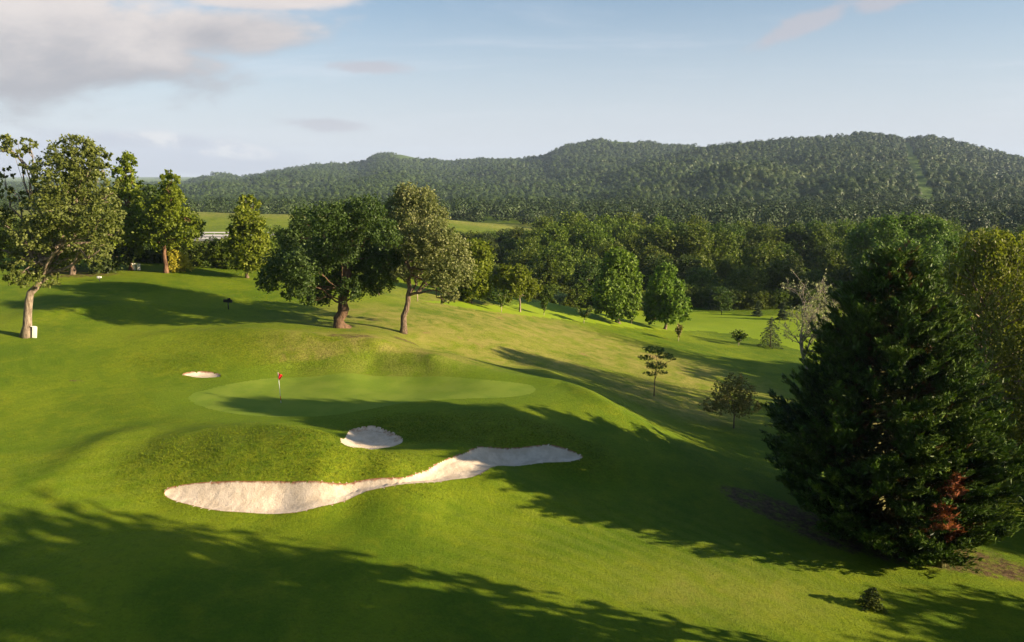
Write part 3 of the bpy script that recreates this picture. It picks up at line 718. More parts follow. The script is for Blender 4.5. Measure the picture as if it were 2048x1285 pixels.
# conifers
def conifer(name, base, h, w, mat, label, seed, n=2500, size=.16, droop=.25, group=None, cat='conifer', col_trunk='bark', p=.9, low=.06):
    rs = np.random.RandomState(seed); root = thing(name, base, label, cat, group); g = Geo()
    g.tube([(0, 0, -.2), (0, 0, h * .5), (0, 0, h * .97)], [h * .022, h * .013, .015], 8)
    C_, N_, A_ = [], [], []
    nb = max(24, n // 40)
    for k in range(nb):
        t = (k + .5) / nb; z = h * (low + (1 - low) * t); L = w / 2 * (1 - t) ** p * (.7 + .45 * rs.rand()) + .05; a = k * 2.4 + rs.rand()
        d = np.array((math.cos(a), math.sin(a), 0)); m = max(6, int(40 * (L / (w / 2) + .25)))
        u = rs.rand(m) ** .7; side = np.array((-d[1], d[0], 0)); wdt = (1 - u) * .32 * L + .04
        P = d * (u * L)[:, None] + side * (rs.normal(size=m) * wdt)[:, None]; P[:, 2] += z - droop * L * u ** 1.5 + rs.normal(size=m) * .05 * L
        C_.append(P); nn = rs.normal(size=(m, 3)) * .4; nn[:, 2] += 1; N_.append(nn); A_.append(np.tile(d, (m, 1)) + rs.normal(size=(m, 3)) * .35)
        g.tube([(0, 0, z), d * L * .9 + (0, 0, z - droop * L * .8)], [.012 * h / 4, .004], 4)
    g.build('trunk', M[col_trunk], root); C_ = np.vstack(C_)
    cards('crown', C_, np.vstack(N_), size * (.6 + .8 * rs.rand(len(C_))), rs.rand(len(C_)), M[mat], root, rs=rs, axis_=np.vstack(A_), aspect=.45)
    return root
def con_px(px, py, hpx, wpx, *a, **k):
    b = ghit(px, py); s = b[1] / F * 1.02
    return conifer('spruce' if 'name' not in k else k.pop('name'), b, hpx * s, wpx * s, *a, **k)
con_px(1540, 695, 62, 60, 'leaf_cedar', 'grey-green drooping young cedar at the corner of the fairway', 41, name='cedar', size=.13, droop=.45, p=.7, cat='cedar')
con_px(1742, 1216, 46, 62, 'leaf_conifer', 'low dark conifer seedling alone on the lawn at the lower right', 42, name='conifer_seedling', n=1500, size=.07, droop=.15, p=.6)
bs = ghit(1097, 609); bs[1] = 152; bs[0] = (1097 - CX) / F * 153; bs[2] = gbase(bs[0], bs[1])
conifer('spruce', bs, 9.8, 6.0, 'leaf_wood2', 'dark pointed spruce behind the fairway, right of the spreading light green tree', 43, n=4500, size=.3, droop=.25)
for k, (px, py, h, w) in enumerate([(1421,620,38,20),(1515,632,30,22),(1565,640,40,24),(1172,612,20,12),(980,600,45,30)]):
    con_px(px, py, h, w, 'leaf_cedar' if k != 4 else 'leaf_wood2', ['slim young conifer before the wood, straight above the faint fairway post', 'small cone-shaped conifer on the wood edge left of the bare tree',
        'young conifer on the wood edge behind the bare tree', 'tiny conifer behind the fairway left of the tall rounded tree', 'dark conifer behind the lime green tree'][k], 50 + k, n=1400, size=.22, name='young_conifer')

# giant conifer with a ragged outline
def giant():
    rs = np.random.RandomState(77)
    base = ghit(1878, 1132); Yc = base[1] + 3.6; root = thing('giant_conifer', base, 'giant dark green conifer with rusty red dead sprays, tallest thing on the right', 'conifer')
    prof = [(500,1802,4),(528,1800,36),(562,1797,68),(610,1791,104),(660,1786,118),(710,1786,138),(760,1786,162),(810,1784,182),(860,1772,212),(910,1774,200),(960,1778,190),(1000,1786,176),(1035,1792,148),(1055,1794,112),(1072,1796,70)]
    pr = np.array(prof, float)
    A, N_, AX, S_, T_ = [], [], [], [], []
    D = {'dead': [], 'rust': []}
    g = Geo()
    top = at_y(1800, 500, Yc) - base
    g.tube([(0, 0, -.3), (.02, 0, 1.0), at_y(1872, 1050, Yc - 2.0) - base, at_y(1830, 900, Yc) - base, top], [.34, .24, .3, .3, .03], 10, .12, 3)
    dead_px = [(1912, 972, 15), (1888, 1030, 14), (1905, 1062, 12)]
    def spray(p0, dd, L, m, tone, droop=.12, wide=.26):
        u = rs.rand(m) ** .8; sv = np.cross(dd, (0, 0, 1)); sv /= np.linalg.norm(sv); uv = np.cross(sv, dd); sg = rs.uniform(-1, 1, m)
        P = p0 + dd * (u * L)[:, None] + sv * (sg * wide * (1 - u ** 1.5) * L)[:, None] + uv * (rs.normal(size=m) * .05)[:, None]
        P[:, 2] -= droop * u ** 2 * L
        nn = uv + rs.normal(size=(m, 3)) * .42; ax = dd + sv * (sg * .75)[:, None] + rs.normal(size=(m, 3)) * .16
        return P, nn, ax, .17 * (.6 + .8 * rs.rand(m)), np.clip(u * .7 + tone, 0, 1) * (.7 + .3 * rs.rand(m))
    for k in range(430):
        t = ((k + rs.rand()) / 430.) ** .85
        py = 506 + (1056 - 506) * t; cx = np.interp(py, pr[:, 0], pr[:, 1]) - 5; w = np.interp(py, pr[:, 0], pr[:, 2]) * .96
        a = k * 2.39996 + rs.normal() * .35
        c0 = at_y(cx, py, Yc); R_ = w / F * math.hypot(Yc, CAMH - c0[2]) * (.80 + .34 * rs.rand())
        d = np.array((math.cos(a), math.sin(a) * 1.18, 0)); lift = (.95 - .75 * t) * (.8 + .4 * rs.rand())
        end = c0 - base + d * R_; root_p = c0 - base - np.array((0, 0, lift * R_ * .55)); root_p[2] = max(root_p[2], .5)
        B = np.array([root_p + (end - root_p) * v + np.array((0, 0, -.10 * R_ * math.sin(v * 3.14))) for v in np.linspace(0, 1, 6)])
        g.tube(B, np.linspace(.07, .012, 6), 4); tone = rs.rand() * .3; ns = int(7 + 4.2 * R_)
        dead = None
        for j in range(ns):
            v = 1 - .62 * (j / ns) ** 1.0; bd = B[-1] - B[-3]; bd /= np.linalg.norm(bd) + 1e-6
            i0 = min(4, int(v * 5)); p = B[i0] + (B[i0 + 1] - B[i0]) * (v * 5 - i0)
            sv = np.cross(bd, (0, 0, 1)); sv /= np.linalg.norm(sv) + 1e-6
            dd = bd * (.75 if j else 1.2) + sv * rs.uniform(-.9, .9) + np.array((0, 0, .22 + .3 * rs.rand())); dd /= np.linalg.norm(dd)
            L = (.75 + .75 * rs.rand()) * (1.15 if j < 2 else 1); p0 = p + rs.normal(size=3) * np.array((.12, .12, .16)) - dd * L * .3
            sp = spray(p0, dd, L, 34, tone)
            q = p0 + base + dd * L * .6; qx = CX + q[0] / (q[1] * math.cos(PITCH) + (CAMH - q[2]) * math.sin(PITCH)) * F
            qy = CY - F * ((q[2] - CAMH) * math.cos(PITCH) + q[1] * math.sin(PITCH)) / (q[1] * math.cos(PITCH) - (q[2] - CAMH) * math.sin(PITCH))
            tgt = None
            if d[1] < .35:
                for (x, y, r) in dead_px:
                    if math.hypot(qx - x, (qy - y) * .7) < r * 1.4 and rs.rand() < .92: tgt = 'dead'
            if tgt is None and v < .72 and rs.rand() < .22: tgt = 'rust'
            if tgt: D[tgt].append(sp)
            else: A.append(sp[0]); N_.append(sp[1]); AX.append(sp[2]); S_.append(sp[3]); T_.append(sp[4])
    # low skirt branches on the right that reach out beyond the crown
    for (x, y, dx) in [(1930,1030,1),(1950,1055,1),(1925,1075,1),(1975,905,1),(1985,930,1),(1560,865,-1),(1555,840,-1),(1575,900,-1),(1940,1010,1)]:
        p = at_y(x, y, Yc - 1 + rs.rand() * 2) - base
        for _ in range(7):
            dd = np.array((dx, rs.normal() * .5, .12 + .2 * rs.rand())); dd /= np.linalg.norm(dd)
            sp = spray(p - dd * 1.0 + rs.normal(size=3) * .3, dd, 1.4, 34, .1); A.append(sp[0]); N_.append(sp[1]); AX.append(sp[2]); S_.append(sp[3]); T_.append(sp[4])
    g.build('trunk', M['ivy_bark'], root)
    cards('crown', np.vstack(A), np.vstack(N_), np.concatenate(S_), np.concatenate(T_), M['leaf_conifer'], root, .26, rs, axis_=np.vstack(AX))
    for nm, mt, lb in (('dead', 'leaf_dead', 'dead red sprays low on the right'), ('rust', 'leaf_rust', 'browned patches of foliage')):
        if D[nm]:
            z = list(zip(*D[nm])); o = cards('dead_spray', np.vstack(z[0]), np.vstack(z[1]), np.concatenate(z[3]), np.concatenate(z[4]), M[mt], root, .26, rs, axis_=np.vstack(z[2])); o['label'] = lb
giant()

# weeping birches at the right edge
def birch(base, h, w, label, seed, n=620, mat='leaf_birch', size=.14, per=48):
    rs = np.random.RandomState(seed); b = np.array(base, float); b[2] = gbase(b[0], b[1]); root = thing('weeping_birch', b, label, 'tree')
    g = Geo(); P = wiggle(rs, (0, 0, -.3), (0, 0, h * .93), 9, .012); g.tube(P, np.linspace(.32, .04, 9), 9, .06, seed)
    C_, T_ = [], []
    for k in range(n):
        t = .14 + .86 * rs.rand(); z = h * t; a = rs.rand() * 6.283
        R = w / 2 * min(1, (1.06 - t) * 2.4) ** .7 * (.35 + .7 * rs.rand()) * (.75 + .5 * vnoise(a * 1.5, t * 5, seed))
        p = np.array((math.cos(a) * R, math.sin(a) * R, z)); L = 1.2 + 2.6 * rs.rand(); m = per; u = rs.rand(m)
        Q = p + np.c_[rs.normal(size=m) * .16 + .25 * u * math.cos(a), rs.normal(size=m) * .16 + .25 * u * math.sin(a), -u * L + .5]
        Q = Q[Q[:, 2] > .8]
        C_.append(Q); T_.append(np.clip(rs.rand() * .5 + rs.rand(len(Q)) * .5, 0, 1))
        if k % 7 == 0: g.tube([(0, 0, z * .82), p * np.array((.6, .6, .97)), p, p - (0, 0, L * .7)], [.06, .035, .02, .006], 4)
    g.build('trunk', M['bark_pale'], root); C_ = np.vstack(C_); N_ = rdir(rs, len(C_)); N_[:, :2] += C_[:, :2] / (w / 2) * .5
    cards('crown', C_, N_, size * (.6 + .8 * rs.rand(len(C_))), np.concatenate(T_), M[mat], root, .5, rs, axis_=np.tile((0, 0, -1.), (len(C_), 1)) + rs.normal(size=(len(C_), 3)) * .5)
birch((35.5, 58, 0), 18.6, 10.5, 'tall weeping yellow-green birch behind the giant conifer', 81, n=760)
birch((43, 52, 0), 17.5, 9, 'weeping birch cut by the right edge of the picture', 82, n=520)
birch((43, 64, 0), 19, 11, 'weeping yellow-green birch behind the others at the right edge', 84, n=700)
birch((37.0, 47.5, 0), 10.5, 7.5, 'low dark drooping tree at the right edge below the birches', 83, n=420, mat='leaf_mid')

# bare silvery tree
def bare_tree():
    rs = np.random.RandomState(91); b = np.array((36.2, 93, 0)); b[2] = gbase(b[0], b[1]); root = thing('bare_tree', b, 'thin nearly leafless silvery tree left of the giant conifer', 'tree')
    g = Geo(); tips = []
    def br(p, d, L, r, k):
        n = 5; P = [p]
        for i in range(n):
            d = d + rs.normal(size=3) * .13; d[2] += .05; d /= np.linalg.norm(d); P.append(P[-1] + d * L / n)
        g.tube(P, np.linspace(r, r * .6, n + 1), 5 if k < 3 else 4)
        if k >= 5: tips.append(P[-1]); return
        for _ in range(3 if k else 6):
            q = P[rs.randint(2, n + 1)]; dd = d + rs.normal(size=3) * (.55 if k else .7); dd[2] = abs(dd[2]) * .8 + .12; dd /= np.linalg.norm(dd)
            br(q, dd, L * (.66 + .2 * rs.rand()), r * .58, k + 1)
        if k > 2: tips.append(P[-1])
    br(np.array((0, 0, -.2)), np.array((-.22, 0, 1.)), 4.6, .24, 0)
    g.build('trunk', M['bark_grey'], root); T = np.array(tips); T = T[rs.rand(len(T)) < .75]
    C_ = np.repeat(T, 5, 0) + rs.normal(size=(len(T) * 5, 3)) * .13
    cards('crown', C_, rdir(rs, len(C_)), .12 * (.6 + .8 * rs.rand(len(C_))), rs.rand(len(C_)), M['leaf_pale'], root, rs=rs)
bare_tree()

# ------------------------------------------------------------------ the wood: prototypes with crown and trunk, then copies
def proto(seed, mat, h=15., w=13., n=8500, size=.36, lobes=22, low=.06):
    rs = np.random.RandomState(seed); bl = []
    for k in range(lobes):
        t = (k + .5) / lobes; z = h * (low + .80 * t); R = w / 2 * (.72 if t < .6 else .72 * math.sqrt(max(.02, 1 - ((t - .6) / .42) ** 2))); a = k * 2.4 + rs.rand()
        r = w * .20 * (.75 + .5 * rs.rand()); bl.append((math.cos(a) * R * (.6 + .5 * rs.rand()), math.sin(a) * R * (.6 + .5 * rs.rand()), z, r, r, r * .85))
    bl.append((0, 0, h * .9, w * .2, w * .2, w * .14)); bl.append((0, 0, h * .6, w * .3, w * .3, h * .25))
    root = bpy.data.objects.new('broadleaf_tree', None); scene.collection.objects.link(root)
    g = Geo(); g.tube(wiggle(rs, (0, 0, -1), (0, 0, h * .75), 8, .02), np.linspace(.36, .08, 8), 7)
    limbs(g, rs, np.array((0, 0, h * .3)), bl[::3], .2, 0); g.build('trunk', M['bark'], root)
    C_, N_, S_, T_ = foliage(rs, bl, n=int(n * 1.3), size=size * .85, clump=.5, leaves_per=20)
    cards('crown', C_, N_, S_, T_, M[mat], root, rs=rs)
    return root
PROTO = [proto(101, 'leaf_wood'), proto(102, 'leaf_wood2', w=12), proto(103, 'leaf_wood'), proto(104, 'leaf_wood3', w=11, n=7000), proto(105, 'leaf_wood', w=14, h=14), proto(106, 'leaf_wood2', w=10.5, h=15)]
used = [False] * len(PROTO)
def place(k, x, y, z, sxy, sz, rz, label, group, name='broadleaf_tree'):
    p = PROTO[k]
    if not used[k]: used[k] = True; r = p
    else:
        r = p.copy(); scene.collection.objects.link(r)
        for ch in p.children:
            c = ch.copy(); scene.collection.objects.link(c); c.parent = r
    r.name = name; r.location = (x, y, z); r.scale = (sxy, sxy, sz); r.rotation_euler = (0, 0, rz)
    set_props(r, label, 'tree', group); return r
def ordinal(n):
    return str(n) + ('th' if 10 <= n % 100 <= 20 else {1: 'st', 2: 'nd', 3: 'rd'}.get(n % 10, 'th'))
KIND = ['leafy mid green tree', 'dark green tree', 'leafy mid green tree', 'pale olive-green tree', 'dark green tree', 'leafy mid green tree']
rs = np.random.RandomState(2024)
TOPP = [(500,500),(700,520),(860,500),(890,470),(1040,466),(1075,452),(1100,442),(1150,428),(1250,434),(1350,440),(1450,446),(1600,446),(1700,440),(1850,432),(1950,455),(2300,450)]
rows = [(157, 85, 72, 'front row of the wood'), (176, 52, 68, 'second row of the wood'), (198, 26, 64, 'middle row of the wood'), (224, 8, 58, 'fourth row of the wood'), (250, -2, 56, 'hindmost row of the wood')]
cnt = [0] * 5
for ri, (Y, dpy, step, where) in enumerate(rows):
    px = 640 if ri < 2 else 900
    while px < 2330:
        cnt[ri] += 1
        y = Y + rs.uniform(-6, 6); top = np.interp(px, *zip(*TOPP)) + dpy + rs.uniform(-9, 12) * (1.9 if ri < 3 else 1)
        if px < 870: top = max(top, 515 + rs.uniform(0, 20))
        P = at_y(px, top, y); gz = float(gbase(P[0], y)); h = P[2] - gz
        k = rs.choice(6, p=[.22, .2, .2, .10, .16, .12])
        sz = h / 15.; place(int(k), P[0], y, gz, max(.55, min(1.25, sz ** .7)) * rs.uniform(.85, 1.15), sz, rs.rand() * 6.28, KIND[k] + ', ' + ordinal(cnt[ri]) + ' from left in the ' + where, 'trees of the wood beyond the fairway')
        px += step * (.7 + .6 * rs.rand())
for i, px in enumerate(range(872, 1060, 19)):
    y = 262 + rs.uniform(-5, 5); P = at_y(px, 463 + rs.uniform(-3, 5), y); gz = float(gbase(P[0], y)); k = int(rs.choice([0, 1, 4, 2]))
    place(k, P[0], y, gz, .8, (P[2] - gz) / 15., rs.rand() * 6.28, KIND[k] + ', ' + ordinal(i + 1) + ' from left in the clump before the meadow', 'trees of the wood beyond the fairway')
# undergrowth at the wood edge and shrubs behind the knoll
for (px0, px1, Y, h0, h1, st, lb, gr) in [(380, 560, 104, 3.0, 5.0, 24, 'dense dark shrub on the far edge of the knoll', 'shrubs behind the knoll'),
                                  (560, 860, 122, 5.5, 8, 34, 'dark shrub behind the two middle trees', 'shrubs behind the middle trees'),
                                  (960, 1720, 151, 2.5, 5.5, 24, 'low shrub at the foot of the wood', 'shrubs at the foot of the wood'),
                                  (-120, 300, 112, 4, 7, 34, 'dark shrub behind the trees of the knoll', 'shrubs behind the knoll')]:
    px = px0; cn = 0
    while px < px1:
        cn += 1; y = Y + rs.uniform(-3, 3); x = (px - CX) / F * y * 1.02; gz = float(gbase(x, y)); h = rs.uniform(h0, h1)
        k = int(rs.choice([0, 1, 4, 2])); o = place(k, x, y, gz - h * .12, h / 11., h / 15., rs.rand() * 6.28, lb + ', ' + ordinal(cn) + ' from the left', gr, 'shrub'); o['category'] = 'shrub'
        px += st * (.6 + .6 * rs.rand())
# trees outside the picture on the right, whose long shadows cross the lawn
for tn, (x, y, h, w) in enumerate([(24,23,18.3,.85),(19,12,20,1.0),(31.5,16.5,20,1.0),(14,4,21,1.1),(24,5,20,1.1),(5,-3,20,1.2),(-6,-8,19,1.2),(45,28,9,.8),(52,21,11,.9),(36,4,18,1.2),(47,8,19,1.3),(27,3,14,1.0),(30,-6,18,1.3),(42,-4,20,1.3),(18,-7,17,1.2),(8,-14,18,1.3),(55,0,20,1.3),
                     (61,37,12,.9),(66,52,16,1.1),(72,72,18,1.2),(80,60,19,1.3),(66,84,16,1.1),(85,82,18,1.2),
                     (-47,46,14,1.0),(-52,58,15,1.0)]):
    k = int(rs.choice(6)); place(k, x, y, float(gbase(x, y)) - .3, w, h / 15., rs.rand() * 6.28, KIND[k] + ', ' + ordinal(tn + 1) + ' of those standing beyond the picture edge', 'trees around the lawn')
for k, p in enumerate(PROTO):
    if not used[k]: place(k, 90 + k * 8, 120, float(gbase(90 + k * 8, 120)), 1, 1, 0, KIND[k] + ' beside the lawn', 'trees around the lawn')

# ------------------------------------------------------------------ hills and their woods
RIDGE = [ # distance, valley start, profile of photo skyline
 (1750, 560, 1.0, [(900,470),(1000,440),(1100,392),(1200,355),(1300,322),(1380,304),(1450,294),(1560,284),(1650,277),(1720,270),(1780,276),(1800,284),(1850,276),(1900,286),(1960,302),(2048,322),(2200,350),(2500,380)]),
 (2350, 900, 1.0, [(800,420),(950,350),(1050,325),(1090,315),(1130,295),(1200,282),(1280,286),(1330,294),(1450,293),(1600,310),(1900,330),(2500,350)]),
 (2800, 900, 1.0, [(-600,420),(200,412),(300,392),(370,367),(400,358),(420,351),(450,350),(480,358),(560,342),(640,330),(720,327),(760,310),(800,309),(850,320),(900,327),(1000,317),(1090,317),(1200,325),(1600,340),(2500,350)]),
 (1150, 470, 1.0, [(-600,440),(200,430),(380,418),(530,402),(700,382),(850,375),(1000,382),(1150,392),(1400,402),(1700,408),(2048,405),(2500,400)]),
 (7200, 4200, 1.0, [(-800,362),(-200,366),(0,366),(120,372),(260,360),(320,356),(500,362),(900,372),(2500,372)]),
]
def hill_z(th, r):
    """th: tangent x/y, r: forward distance"""
    px = CX + th * F / math.cos(PITCH) * 1.0
    z = np.full(np.broadcast(th, r).shape, -17.0)
    for rk, r0, _, prof in RIDGE:
        xs, ys = zip(*prof); py = np.interp(px, xs, ys)
        yc = (CY - py) / F; el = (-math.sin(PITCH) + yc * math.cos(PITCH)) / (math.cos(PITCH) + yc * math.sin(PITCH))
        rv = rk * (1 + .05 * np.sin(th * 9 + rk))
        zk = CAMH + rv * el
        t = np.clip((r - r0) / (rv - r0), 0, 1); front = (t * (.55 + .45 * t)) ** 1.0
        back = np.clip((r - rv) / (rk * .45), 0, 1)
        prof_ = np.where(r < rv, front, 1 - sstep(0, 1, back))
        gul = (fbm(th * rk / 260., r / 340., int(rk), 4) - .5) * rk * .042 * min(1, 1700 / rk) ** 2.4 * np.sin(np.clip(t / .85, 0, 1) * math.pi) ** .7
        z = np.maximum(z, -17 + (zk + 17) * prof_ + gul * (r < rv))
    return z
def build_hills():
    th = np.linspace(-1.35, 1.35, 1100); rr = 470 * (11000 / 470.) ** (np.linspace(0, 1, 260))
    TH, RR = np.meshgrid(th, rr); Z = hill_z(TH, RR); nx, ny = len(th), len(rr)
    i = np.arange(ny - 1)[:, None] * nx; j = np.arange(nx - 1)[None]
    Q = np.stack([i + j, i + j + 1, i + nx + j + 1, i + nx + j], -1).reshape(-1, 4)
    m, t = new_mat('hill_ground'); pos = t.n('ShaderNodeNewGeometry').outputs['Position']
    c = t.mix(t.ramp(t.noise(pos, .01, 6, .65), .4, .6), (.035, .052, .014), (.075, .095, .024)); finish(t, c, .95, spec=.05)
    def open_land(th, r, z):
        el = (z - CAMH) / r; yc = (el * math.cos(PITCH) + math.sin(PITCH)) / (math.cos(PITCH) - el * math.sin(PITCH)); py = CY - yc * F; px = CX + th * F / math.cos(PITCH)
        a = sstep(1.15, .85, np.abs(px - np.interp(py, [275, 400], [1800, 1862])) / np.interp(py, [275, 400], [8, 17])) * (r < 1800) * (r > 600)
        b = sstep(1.2, .8, np.hypot((px - 825) / 42, (py - 314) / 8)) * (r > 2300); c = sstep(1.2, .8, np.hypot((px - 1255) / 45, (py - 285) / 5)) * (r > 2000) * (r < 2600)
        e = sstep(1.2, .8, np.hypot((px - 1420) / 40, (py - 296) / 4)) * (r > 2000) * (r < 2600); f = sstep(1.2, .8, np.hypot((px - 425) / 25, (py - 354) / 3)) * (r > 2300)
        g = sstep(1.2, .8, np.hypot((px - 1010) / 45, (py - 319) / 3.5)) * (r > 2300)
        return np.clip(a + b + c + e + f + g, 0, 1)
    c = t.mix(t.n('ShaderNodeAttribute', attribute_name='meadow').outputs['Fac'], c, (.085, .13, .03))
    t.t.links.new(c, [n for n in t.t.nodes if n.type == 'BSDF_PRINCIPLED'][0].inputs['Base Color'])
    set_props(np_mesh('hills', np.c_[(TH * RR).ravel(), RR.ravel(), Z.ravel()], Q, m, smooth=True, attrs={'meadow': ('POINT', open_land(TH, RR, Z).ravel())}), kind='structure')
    # woods on the hills
    rs = np.random.RandomState(5); N = 80000
    th = rs.uniform(-.80, .82, N); r = np.sqrt(rs.uniform(480 ** 2, 2900 ** 2, N)); r = np.where(rs.rand(N) < .35, 480 * (2900 / 480.) ** rs.rand(N), r)
    z = hill_z(th, r)
    e = hill_z(th, r * 1.01) - z                                  # keep the faces turned to the valley
    el = (z + 6 - CAMH) / r; yc = (el * math.cos(PITCH) + math.sin(PITCH)) / (math.cos(PITCH) - el * math.sin(PITCH))
    py = CY - yc * F; px = CX + th * F / math.cos(PITCH) * (1 - 0 * yc)
    keep = e > -3.
    op = open_land(th, r, z); keep &= rs.rand(N) > op * 1.05 - .02
    meadow = (fbm(th * r / 150., r / 300., 55, 3) > .68) & (r > 1300); keep &= ~(meadow & (rs.rand(N) < .7))
    # ray from the camera must not be far below a nearer crest
    th, r, z = th[keep], r[keep], z[keep]; x = th * r; n = len(x)
    rad = (2.7 + 1.9 * np.clip((r - 500) / 1800., 0, 1)) * (.55 + 1.0 * rs.rand(n) ** 2); tall = rad * (1.0 + .7 * rs.rand(n)) 
    tone = np.clip(.15 + .35 * vnoise(x / 60, r / 60, 3) + .35 * rs.rand(n) + .5 * (vnoise(x / 260, r / 260, 8) - .5), 0, 1)
    k = np.where(r < 1000, 95, 30)
    rep = np.repeat(np.arange(n), k); d = rdir(rs, len(rep)); d[:, 2] = np.abs(d[:, 2]) * 1.0 - .15; d[:, 1] = np.where(rs.rand(len(d)) < .8, -np.abs(d[:, 1]), d[:, 1])
    lump = .8 + .35 * rs.rand(len(rep)); C_ = np.c_[x[rep], r[rep], z[rep]] + d * np.c_[rad[rep], rad[rep], tall[rep]] * lump[:, None]; C_[:, 2] += tall[rep] * .35
    S_ = rad[rep] * (.30 + .25 * rs.rand(len(rep))) * np.where(k[rep] > 40, .52, .95)
    Nn = d + rs.normal(size=d.shape) * .18 + np.array((0, 0, .35))
    o = cards('hill_woods', C_, Nn, S_, np.clip(tone[rep] + .2 * (rs.rand(len(rep)) - .5), 0, 1), M['leaf_hill'], None, .8, rs, tri=True)
    set_props(o, 'dense woods covering the far hills', 'woods', kind='stuff')
build_hills()
def valley_woods():
    rs = np.random.RandomState(15); n = 1500
    y = rs.uniform(330, 640, n); x = rs.uniform(-.85, .85, n) * y
    meadow = (x < 20) & (y > 325) & (y < 430); px = CX + x / y * F
    keep = ~meadow; x, y = x[keep], y[keep]; z = np.maximum(gbase(x, y), hill_z(x / y, y)); n = len(x)
    h = rs.uniform(7, 13, n); w = h * rs.uniform(.38, .55, n); k = 320; rep = np.repeat(np.arange(n), k)
    d = rdir(rs, len(rep)); lf = .75 + .4 * vnoise(d[:, 0] * 2 + rep * 3.1, d[:, 2] * 2 + d[:, 1] * 2, 3)
    C_ = np.c_[x[rep], y[rep], z[rep] + h[rep] * .55] + d * np.c_[w[rep], w[rep], h[rep] * .48] * lf[:, None]
    tone = np.clip(.6 * rs.rand(n) + .4 * vnoise(x / 40, y / 40, 2), 0, 1)
    o = cards('valley_woods', C_, d + rs.normal(size=d.shape) * .4 + (0, 0, .3), .5 * (.6 + .8 * rs.rand(len(rep))), np.clip(tone[rep] * .8 + .3 * (rs.rand(len(rep)) - .3), 0, 1), M['leaf_hill'], None, .75, rs)
    set_props(o, 'mixed woods filling the valley below the hills', 'woods', kind='stuff')
valley_woods()

# ------------------------------------------------------------------ motorway
def motorway():
    g = Geo(); ym = (ROAD_Y0 + ROAD_Y1) / 2
    g.box((-215, ym, ROAD_Z), (370, ROAD_Y1 - ROAD_Y0, .16)); set_props(g.build('motorway', M['asphalt'], smooth=False), kind='structure')
    g = Geo()
    for yy in (ROAD_Y0 + 1.2, ym - 2.2, ym + 2.2, ROAD_Y1 - 1.2): g.box((-215, yy, ROAD_Z + .084), (368, .2, .012))
    set_props(g.build('lane_marking', M['white_paint'], smooth=False), kind='structure')
    for i, (yy, lb) in enumerate([(ROAD_Y0 + .4, 'pale metal crash barrier on the near side of the motorway'), (ym, 'pale central crash barrier of the motorway'), (ROAD_Y1 - .4, 'pale crash barrier on the far side of the motorway')]):
        r = thing('crash_barrier', (-215, yy, ROAD_Z + .08), lb, 'barrier', 'motorway barriers'); b = Geo(); p = Geo()
        for zz in (.95,) if i != 1 else (.9,):
            b.box((0, -.06, zz - .16), (368, .10, .46)); b.box((0, -.13, zz - .05), (368, .04, .12)); b.box((0, -.13, zz - .27), (368, .04, .12))
        for x in np.arange(-182, 183, 4): p.box((x, .06, .45), (.15, .12, .95))
        b.build('rail', M['galvanised'], r, False); q = p.build('posts', M['galvanised'], r, False); q.name = 'post_row'
motorway()

# ------------------------------------------------------------------ small things
def flagstick():
    b = ghit(562, 806); root = thing('flagstick', b, 'white golf flagstick with red flag leaning slightly in its hole on the green', 'golf flag')
    top = at_y(556, 745, b[1]) - b; g = Geo(); g.tube([(0, 0, -.1), top * .5, top], [.022, .018, .014], 8); g.build('pole', M['white_paint'], root)
    g = Geo(); g.tube([top * .08, top * .22], [.025, .024], 8); g.build('band', M['red_cloth'], root)
    # limp flag folded round the pole
    nu, nv = 14, 12; V = []
    for i in range(nv):
        v = i / (nv - 1)
        for j in range(nu):
            u = j / (nu - 1); x = .34 * u * (1 - .25 * v) ; dz = -.42 * v * (1 - .15 * u) - .22 * u ** 1.3; yy = .07 * math.sin(u * 9 + v * 2) * u
            V.append(top + np.array((x - .02 - .28 * v * u * .5, yy, dz)) - (.0, .0, .03))
    Q = [(i * nu + j, i * nu + j + 1, (i + 1) * nu + j + 1, (i + 1) * nu + j) for i in range(nv - 1) for j in range(nu - 1)]
    o = np_mesh('flag', V, Q, M['red_cloth'], root, smooth=True); s = o.modifiers.new('thick', 'SOLIDIFY'); s.thickness = .006
    g = Geo(); g.tube([(0, 0, .004), (0, 0, .008)], [.075, .06], 12); g.build('hole_rim', M['cup'], root)
flagstick()
def board(px, py, hpx, wpx, tilt, label, group=None):
    b = ghit(px, py); s = b[1] / F * 1.02; h, w = hpx * s, wpx * s; root = thing('marker_board', b, label, 'marker board', group, rz=math.radians(25))
    g = Geo(); g.box((math.sin(-tilt) * h / 2, 0, h / 2), (w, w * .38, h), 0, -tilt); g.build('panel', M['cream_paint'], root, False, bevel=.02)
    g = Geo(); g.box((math.sin(-tilt) * h * 1.0, 0, h + .015), (w * 1.08, w * .46, .05), 0, -tilt); g.build('cap', M['white_paint'], root, False, bevel=.01)
board(72, 676, 23, 8.5, .12, 'pale leaning marker board beside the trunk of the large leaning tree')
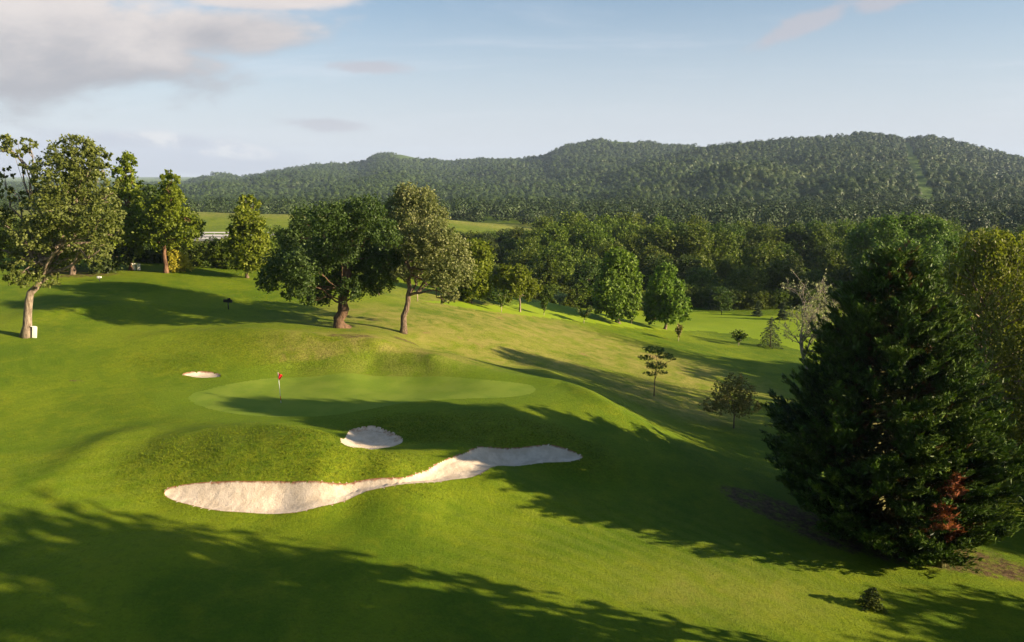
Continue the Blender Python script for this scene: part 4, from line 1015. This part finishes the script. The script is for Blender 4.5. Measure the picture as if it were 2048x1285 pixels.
board(268, 541, 13, 6.5, 0, 'left one of the two small white boxes beside the narrow tree'); board(278, 541, 12, 6.5, 0, 'right one of the two small white boxes beside the narrow tree')
def tee_sign():
    b = ghit(457, 619); s = b[1] / F; root = thing('course_sign', b, 'small black post with a crooked board on top, in the shade on the lawn', 'sign')
    g = Geo(); g.tube([(0, 0, -.1), (0, 0, 16 * s)], [.06, .05], 8); g.build('post', M['black_paint'], root)
    g = Geo(); g.box((0, -.06, 17 * s), (18 * s, .08, 6 * s), 0, -.08); g.build('board', M['black_paint'], root, False, bevel=.01)
    g = Geo(); g.box((.12, -.03, 21 * s), (6 * s, .12, 4 * s), 0, .2); g.build('top_box', M['black_paint'], root, False, bevel=.01)
    b = ghit(199, 563); s = b[1] / F; root = thing('ball_washer', b, 'little black and white ball washer in the shade below the dark tree', 'ball washer')
    g = Geo(); g.tube([(0, 0, -.1), (0, 0, 7 * s)], [.05, .05], 8); g.build('post', M['black_paint'], root)
    g = Geo(); g.box((-.08, 0, 8 * s), (5 * s, .2, 4 * s)); g.box((.16, 0, 8.2 * s), (3 * s, .2, 3 * s)); g.build('body', M['white_paint'], root, False, bevel=.02)
tee_sign()
for (px, py, h, lb) in [(835,603,24,'pale wooden tree stake right of the slender trunk'),(758,590,16,'pale wooden stake between the two middle trees'),(1443,630,10,'thin dark post on the far edge of the fairway')]:
    b = ghit(px, py); s = b[1] / F; g = Geo(); g.tube([(0, 0, -.1), (0, 0, h * s * .97), (0, 0, h * s)], [.07, .07, .03], 8)
    o = g.build('stake', M['stake'] if px < 1400 else M['black_paint'], loc=tuple(b)); set_props(o, lb, 'stake')

# ------------------------------------------------------------------ haze
def haze():
    g = Geo(); g.box((0, 3500, 190), (24000, 17000, 424)); o = g.build('haze', None, smooth=False)
    m = bpy.data.materials.new('haze'); m.use_nodes = True; t = NT(m.node_tree)
    v = t.n('ShaderNodeVolumePrincipled', inp={'Color': (.58, .74, 1.0, 1), 'Density': .00007, 'Anisotropy': .0})
    t.n('ShaderNodeOutputMaterial', inp={'Volume': v.outputs[0]}); o.data.materials.append(m); set_props(o, kind='stuff')
haze()
